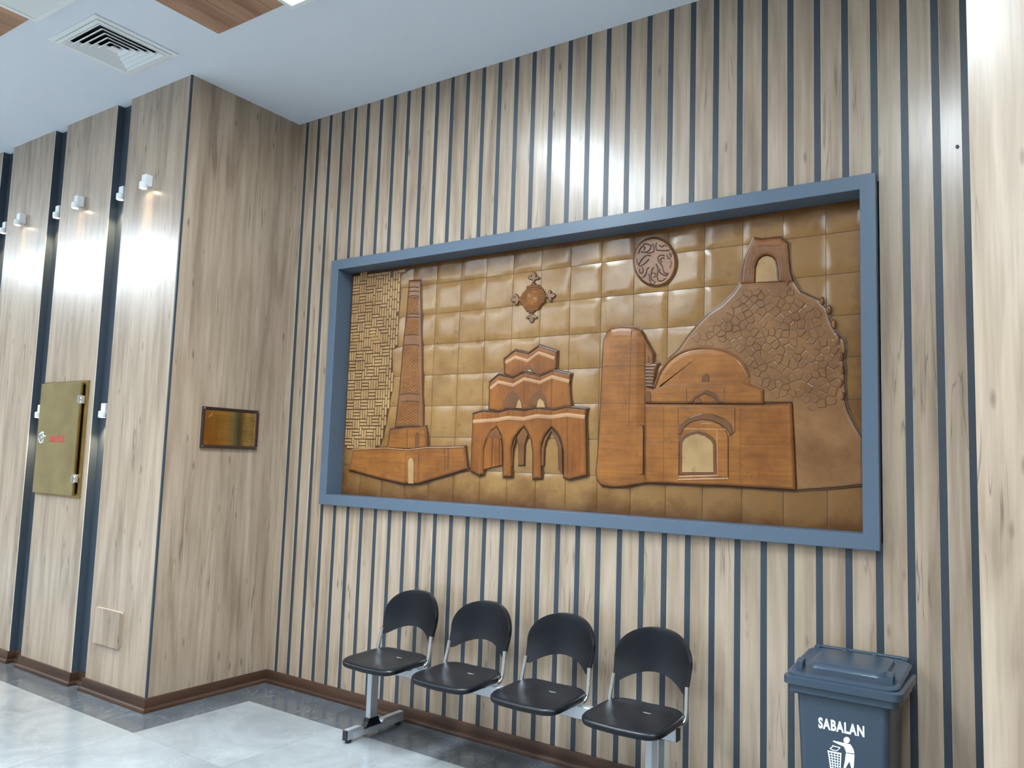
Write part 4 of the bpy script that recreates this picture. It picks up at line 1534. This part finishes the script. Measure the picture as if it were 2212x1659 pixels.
bench_leg(1.315)
bench_leg(3.062)

# torn clear film on the bench legs
film, nt, b = new_mat('clear wrapping film')
b.inputs['Transmission Weight'].default_value = 0.0
b.inputs['Alpha'].default_value = 0.16
b.inputs['Roughness'].default_value = 0.08
b.inputs['Base Color'].default_value = (0.9, 0.93, 0.95, 1)
rf = random.Random(2)


def film_sheet(name, corner, du, dv, nu, nv, amp, label):
    q = MB()
    vs_ = []
    for j in range(nv + 1):
        for i in range(nu + 1):
            p = Vector(corner) + Vector(du) * (i / nu) + Vector(dv) * (j / nv)
            nrm_ = Vector(du).cross(Vector(dv)).normalized()
            p += nrm_ * (rf.uniform(0, amp) if (0 < i) else 0)
            vs_.append(p)
    q.add(vs_, [(j * (nu + 1) + i, j * (nu + 1) + i + 1, (j + 1) * (nu + 1) + i + 1, (j + 1) * (nu + 1) + i) for j in range(nv) for i in range(nu)])
    o = q.build(name, film, fix=False)
    tag(o, label)
    return kid(o, bench)


film_sheet('wrapping_film', (1.3325, -0.470, 0.018), (0, 0.36, 0), (0, 0, 0.034), 22, 3, 0.006, 'crinkled clear film on the foot bar')
film_sheet('wrapping_film', (3.081, -0.345, 0.10), (0.06, 0.05, 0), (0, 0, 0.26), 5, 9, 0.014, 'torn clear film hanging from the leg')

# seat shell
SWD, SDP, SZ0 = 0.203, 0.180, 0.458


def seat_mesh():
    q = MB()
    n = 48

    def outline(s, dz_, grow=0.0):
        pts = []
        for k in range(n):
            t = 2 * math.pi * k / n
            c_, s_ = math.cos(t), math.sin(t)
            e = 0.34 if s_ < 0 else 0.42
            x_ = math.copysign(abs(c_) ** e, c_) * (SWD + grow)
            y_ = math.copysign(abs(s_) ** (0.42 if s_ < 0 else 0.55), s_) * (SDP + grow)
            u, v = x_ * s, y_ * s
            z_ = 0.013 * (s ** 2.5) * (0.6 + 0.4 * abs(u) / SWD) - 0.010 * max(0, -v / SDP) ** 3 * 1.4 + 0.016 * max(0, v / SDP) ** 2.2
            pts.append((u, v, z_ + dz_))
        return pts
    rings = [outline(s, 0) for s in (0.03, 0.25, 0.45, 0.62, 0.76, 0.87, 0.94)]
    rings += [outline(0.975, -0.003), outline(1.0, -0.010), outline(1.0, -0.022), outline(0.985, -0.029), outline(0.93, -0.030), outline(0.90, -0.024), outline(0.4, -0.026)]
    q.loft(rings)
    return q


def back_mesh():
    """arched shell: local z from the lower tips, y towards the wall"""
    q = MB()
    nu, nv = 32, 14
    W = 0.197

    def pt(u, v, side):
        xx = W * math.sin(u * math.pi / 2)
        a = abs(xx) / W
        zt = 0.118 + 0.140 * max(0.0, 1 - a ** 2.4) ** (1 / 2.0)
        zb = 0.056 * max(0.0, 1 - (abs(xx) / 0.172) ** 2)
        z_ = zb + (zt - zb) * v
        # taper of the sides towards the tips
        xx2 = xx * (0.955 + 0.045 * min(1.0, z_ / 0.11))
        y_ = 0.066 * (1 - a ** 2) + 0.040 * z_ / 0.25 + 0.012 * math.sin(math.pi * min(1, z_ / 0.25))
        edge = max(abs(u) ** 8, (2 * abs(v - 0.5)) ** 8 if v > 0.5 else 0)
        if side:
            y_ += 0.010 + 0.020 * edge
            xx2 *= 1.0 - 0.01
        else:
            y_ += 0.004 * edge
        return (xx2, y_, z_)
    idx = {}
    vs_, fs = [], []
    for side in (0, 1):
        for j in range(nv + 1):
            for i in range(nu + 1):
                idx[(i, j, side)] = len(vs_)
                vs_.append(pt(-1 + 2 * i / nu, j / nv, side))
    for j in range(nv):
        for i in range(nu):
            for side in (0, 1):
                fs.append([idx[(i, j, side)], idx[(i + 1, j, side)], idx[(i + 1, j + 1, side)], idx[(i, j + 1, side)]])
    for i in range(nu):
        for j in (0, nv):
            fs.append([idx[(i, j, 0)], idx[(i + 1, j, 0)], idx[(i + 1, j, 1)], idx[(i, j, 1)]])
    for j in range(nv):
        for i in (0, nu):
            fs.append([idx[(i, j, 0)], idx[(i, j + 1, 0)], idx[(i, j + 1, 1)], idx[(i, j, 1)]])
    q.add(vs_, fs)
    return q


SEATY = -0.395
seat_proto = seat_mesh().build('seat', M['black_plastic'], smooth=True)
back_proto = back_mesh().build('backrest', M['black_plastic'], smooth=True)
q = MB()
q.loft([[(0.016 * math.cos(k * math.pi / 8) * 1.3, 0.0045 * math.sin(k * math.pi / 8) + 0.004 * math.cos(k * math.pi / 8) ** 2, z) for k in range(16)] for z in (0.0, 0.0012)])
slot_proto = q.build('slot_glint', M['silver'])  # silver piece: the seat slot's white glint put into its colour
tubes = []
for s in (-1, 1):
    q = MB()
    pts = [(s * 0.150, 0.02, -0.030), (s * 0.178, 0.105, -0.026), (s * 0.192, 0.132, -0.008), (s * 0.1935, 0.143, 0.030), (s * 0.190, 0.156, 0.085), (s * 0.188, 0.164, 0.130)]
    q.tube(smooth_poly(pts, 4, False), 0.0115, 10)
    tubes.append(q.build('tube', M['chrome'], smooth=True))
proto = [seat_proto.data, back_proto.data, slot_proto.data, tubes[0].data, tubes[1].data]
for o in [seat_proto, back_proto, slot_proto] + tubes:
    bpy.data.objects.remove(o)
BACKY, BACKZ = SEATY + 0.152, SZ0 + 0.095
for k in range(4):
    xk = 1.480 + k * 0.5100
    st = inst(proto[0], 'seat', (xk, SEATY, SZ0))
    kid(st, bench)
    inst(proto[2], 'slot_glint', (0.03, 0.075, 0.0035), st)
    bk = inst(proto[1], 'backrest', (xk, BACKY, BACKZ))
    kid(bk, bench)
    for td in proto[3:]:
        t_ = inst(td, 'support_tube', (0, SEATY - BACKY, SZ0 - BACKZ), bk)
    # saddle plate between beam and seat
    m = MB()
    m.box((xk - 0.10, BEY - 0.05, BEZ + 0.031), (xk + 0.10, BEY + 0.05, BEZ + 0.037))
    kid(m.build('seat_plate', M['black_plastic']), bench)

# ------------------------------------------------------------------ wheeled bin
BX, BYF, BYB = 3.908, -0.425, -0.075       # centre line, front and back of the tub at the rim
binn = empty('litter_bin', (BX, -0.25, 0))
tag(binn, 'slate grey lidded litter bin with white SABALAN lettering', 'bin')


def rrect(hx, y0, y1, z, r, n=5):
    pts = []
    for cx_, cy_, a0 in ((hx - r, y1 - r, 0), (-hx + r, y1 - r, 90), (-hx + r, y0 + r, 180), (hx - r, y0 + r, 270)):
        for k in range(n + 1):
            t = math.radians(a0 + 90 * k / n)
            pts.append((BX + cx_ + r * math.cos(t), cy_ + r * math.sin(t), z))
    return pts


m = MB()
m.loft([rrect(0.150, BYF + 0.045, BYB - 0.02, 0.030, 0.03), rrect(0.153, BYF + 0.040, BYB - 0.02, 0.06, 0.03), rrect(0.172, BYF, BYB, 0.72, 0.028)])
kid(m.build('tub', M['bin'], smooth=True), binn)
m = MB()
m.loft([rrect(0.196, BYF - 0.010, BYB + 0.018, 0.706, 0.030), rrect(0.206, BYF - 0.018, BYB + 0.022, 0.714, 0.032), rrect(0.206, BYF - 0.018, BYB + 0.022, 0.738, 0.032),
        rrect(0.219, BYF - 0.030, BYB + 0.030, 0.743, 0.034), rrect(0.219, BYF - 0.030, BYB + 0.030, 0.770, 0.034), rrect(0.210, BYF - 0.022, BYB + 0.024, 0.776, 0.034)])
kid(m.build('rim', M['bin'], smooth=True), binn)


def lid_ring(hx, y0, y1, z, r, tilt=True):
    pts = rrect(hx, y0, y1, z, r)
    return [(x_, y_, z_ + (0.030 * (y_ - BYF) / (BYB - BYF) if tilt else 0)) for x_, y_, z_ in pts]


m = MB()
m.loft([lid_ring(0.206, BYF - 0.020, BYB + 0.020, 0.776, 0.045), lid_ring(0.207, BYF - 0.021, BYB + 0.020, 0.783, 0.045), lid_ring(0.200, BYF - 0.012, BYB + 0.014, 0.790, 0.045),
        lid_ring(0.190, BYF + 0.004, BYB, 0.790, 0.040), lid_ring(0.186, BYF + 0.008, BYB - 0.004, 0.787, 0.040),
        lid_ring(0.150, BYF + 0.082, BYB - 0.020, 0.789, 0.040), lid_ring(0.143, BYF + 0.092, BYB - 0.026, 0.802, 0.040), lid_ring(0.128, BYF + 0.104, BYB - 0.036, 0.806, 0.036)])
lid = kid(m.build('lid', M['bin'], smooth=True), binn)
for s in (-1, 1):
    xh = BX + s * 0.168
    m = MB()
    pr_ = [(BYF + 0.060 + a, 0.789 + z) for a, z in ((-0.025, 0.0), (-0.022, 0.030), (-0.015, 0.036), (0.022, 0.040), (0.030, 0.034), (0.030, 0.006), (0.020, 0.006), (0.020, 0.026), (-0.010, 0.026), (-0.014, 0.0))]
    m.loft([[(xh - 0.012, y, z) for y, z in pr_], [(xh + 0.012, y, z) for y, z in pr_]])
    sub2(m.build('handle', M['bin']), lid)
m = MB()
m.tube([(BX - 0.185, BYB + 0.035, 0.822), (BX + 0.185, BYB + 0.035, 0.822)], 0.009, 10)
for s in (-1, -0.33, 0.33, 1):
    m.cbox((BX + s * 0.175 - 0.012, BYB + 0.010, 0.790), (BX + s * 0.175 + 0.012, BYB + 0.046, 0.828), 0.003)
kid(m.build('hinge_bar', M['bin'], smooth=True), binn)
for s in (-1, 1):
    m = MB()
    m.loft([[(BX + s * xx, BYB - 0.02 + r * math.cos(k * math.pi / 10), 0.075 + r * math.sin(k * math.pi / 10)) for k in range(20)] for r, xx in ((0.03, 0.165), (0.0745, 0.168), (0.0745, 0.195), (0.03, 0.198))])
    kid(m.build('wheel', M['black_rubber'], smooth=True), binn)
m = MB(); m.tube([(BX - 0.195, BYB - 0.02, 0.075), (BX + 0.195, BYB - 0.02, 0.075)], 0.009, 8)
kid(m.build('axle', M['silver'], smooth=True), binn)
m = MB()
m.box((BX - 0.12, BYF + 0.07, 0.0), (BX + 0.12, BYF + 0.11, 0.035))
kid(m.build('front_foot', M['bin']), binn)

# white print on the front of the tub: front leans with the taper
TILT = math.atan2(0.040, 0.66)


def front(px, py, out=0.0012):
    """photo pixel to a point on the leaning front of the tub"""
    d = RIGHT * (px - IW / 2) / FPX - UP * (py - IH / 2) / FPX + FWD
    y_of = lambda z: BYF + (0.72 - z) * 0.040 / 0.66 - out
    t = 3.0
    for _ in range(12):
        p = CAM + d * t
        t += (y_of(p.z) - p.y) / d.y
    return CAM + d * t


a, b_ = front(1768, 1572), front(1867, 1575)
c = front(1817, 1572)
lt = text_mesh('lettering', 'SABALAN', 0.056, 0.0005, 0.0020, M['white_print'], binn, (c.x, c.y + 0.0006, c.z), (math.pi / 2 - TILT * 0 + TILT, 0, 0), b_.x - a.x)
cP = crop(1740, 1540, 11.06)


def decal(m, pts):
    tops = [front(x_, y_, 0.0016) for x_, y_ in cP(pts)]
    bots = [front(x_, y_, 0.0002) for x_, y_ in cP(pts)]
    m.loft([bots, tops])


m = MB()
decal(m, [(982 + 76 * math.cos(k * math.pi / 10), 650 + 78 * math.sin(k * math.pi / 10)) for k in range(20)])
decal(m, [(655, 665), (670, 660), (940, 722), (985, 735), (1065, 742), (1110, 800), (1150, 880), (1170, 970), (970, 948), (945, 870), (915, 805), (800, 755), (655, 685)])
decal(m, [(965, 962), (1172, 992), (1160, 1200), (1150, 1330), (1140, 1560), (1105, 1560), (1090, 1310), (1050, 1160), (955, 1320), (930, 1560), (890, 1560), (910, 1310), (940, 1150)])


def stroke(m, p0, p1, w):
    (xa, ya), (xb, yb) = p0, p1
    l = math.hypot(xb - xa, yb - ya)
    nx, ny = -(yb - ya) / l * w / 2, (xb - xa) / l * w / 2
    decal(m, [(xa + nx, ya + ny), (xb + nx, yb + ny), (xb - nx, yb - ny), (xa - nx, ya - ny)])


sheet = [(650, 775), (690, 800), (830, 828), (750, 905), (660, 890), (585, 850), (640, 815)]
for k in range(len(sheet)):
    stroke(m, sheet[k], sheet[(k + 1) % len(sheet)], 22)
decal(m, [(520, 892), (862, 960), (855, 1000), (530, 930)])
TLb, TRb, BLb, BRb = (545, 920), (845, 985), (640, 1560), (815, 1590)
for k in range(5):
    f_ = k / 4
    stroke(m, (TLb[0] + (TRb[0] - TLb[0]) * f_, TLb[1] + (TRb[1] - TLb[1]) * f_), (BLb[0] + (BRb[0] - BLb[0]) * f_, BLb[1] + (BRb[1] - BLb[1]) * f_), 28 if k in (0, 4) else 22)
for k in range(1, 11):
    f_ = k / 10
    stroke(m, (TLb[0] + (BLb[0] - TLb[0]) * f_, TLb[1] + (BLb[1] - TLb[1]) * f_), (TRb[0] + (BRb[0] - TRb[0]) * f_, TRb[1] + (BRb[1] - TRb[1]) * f_), 20)
kid(m.build('litter_symbol', M['white_print']), binn)
scene.cycles.use_denoising = True
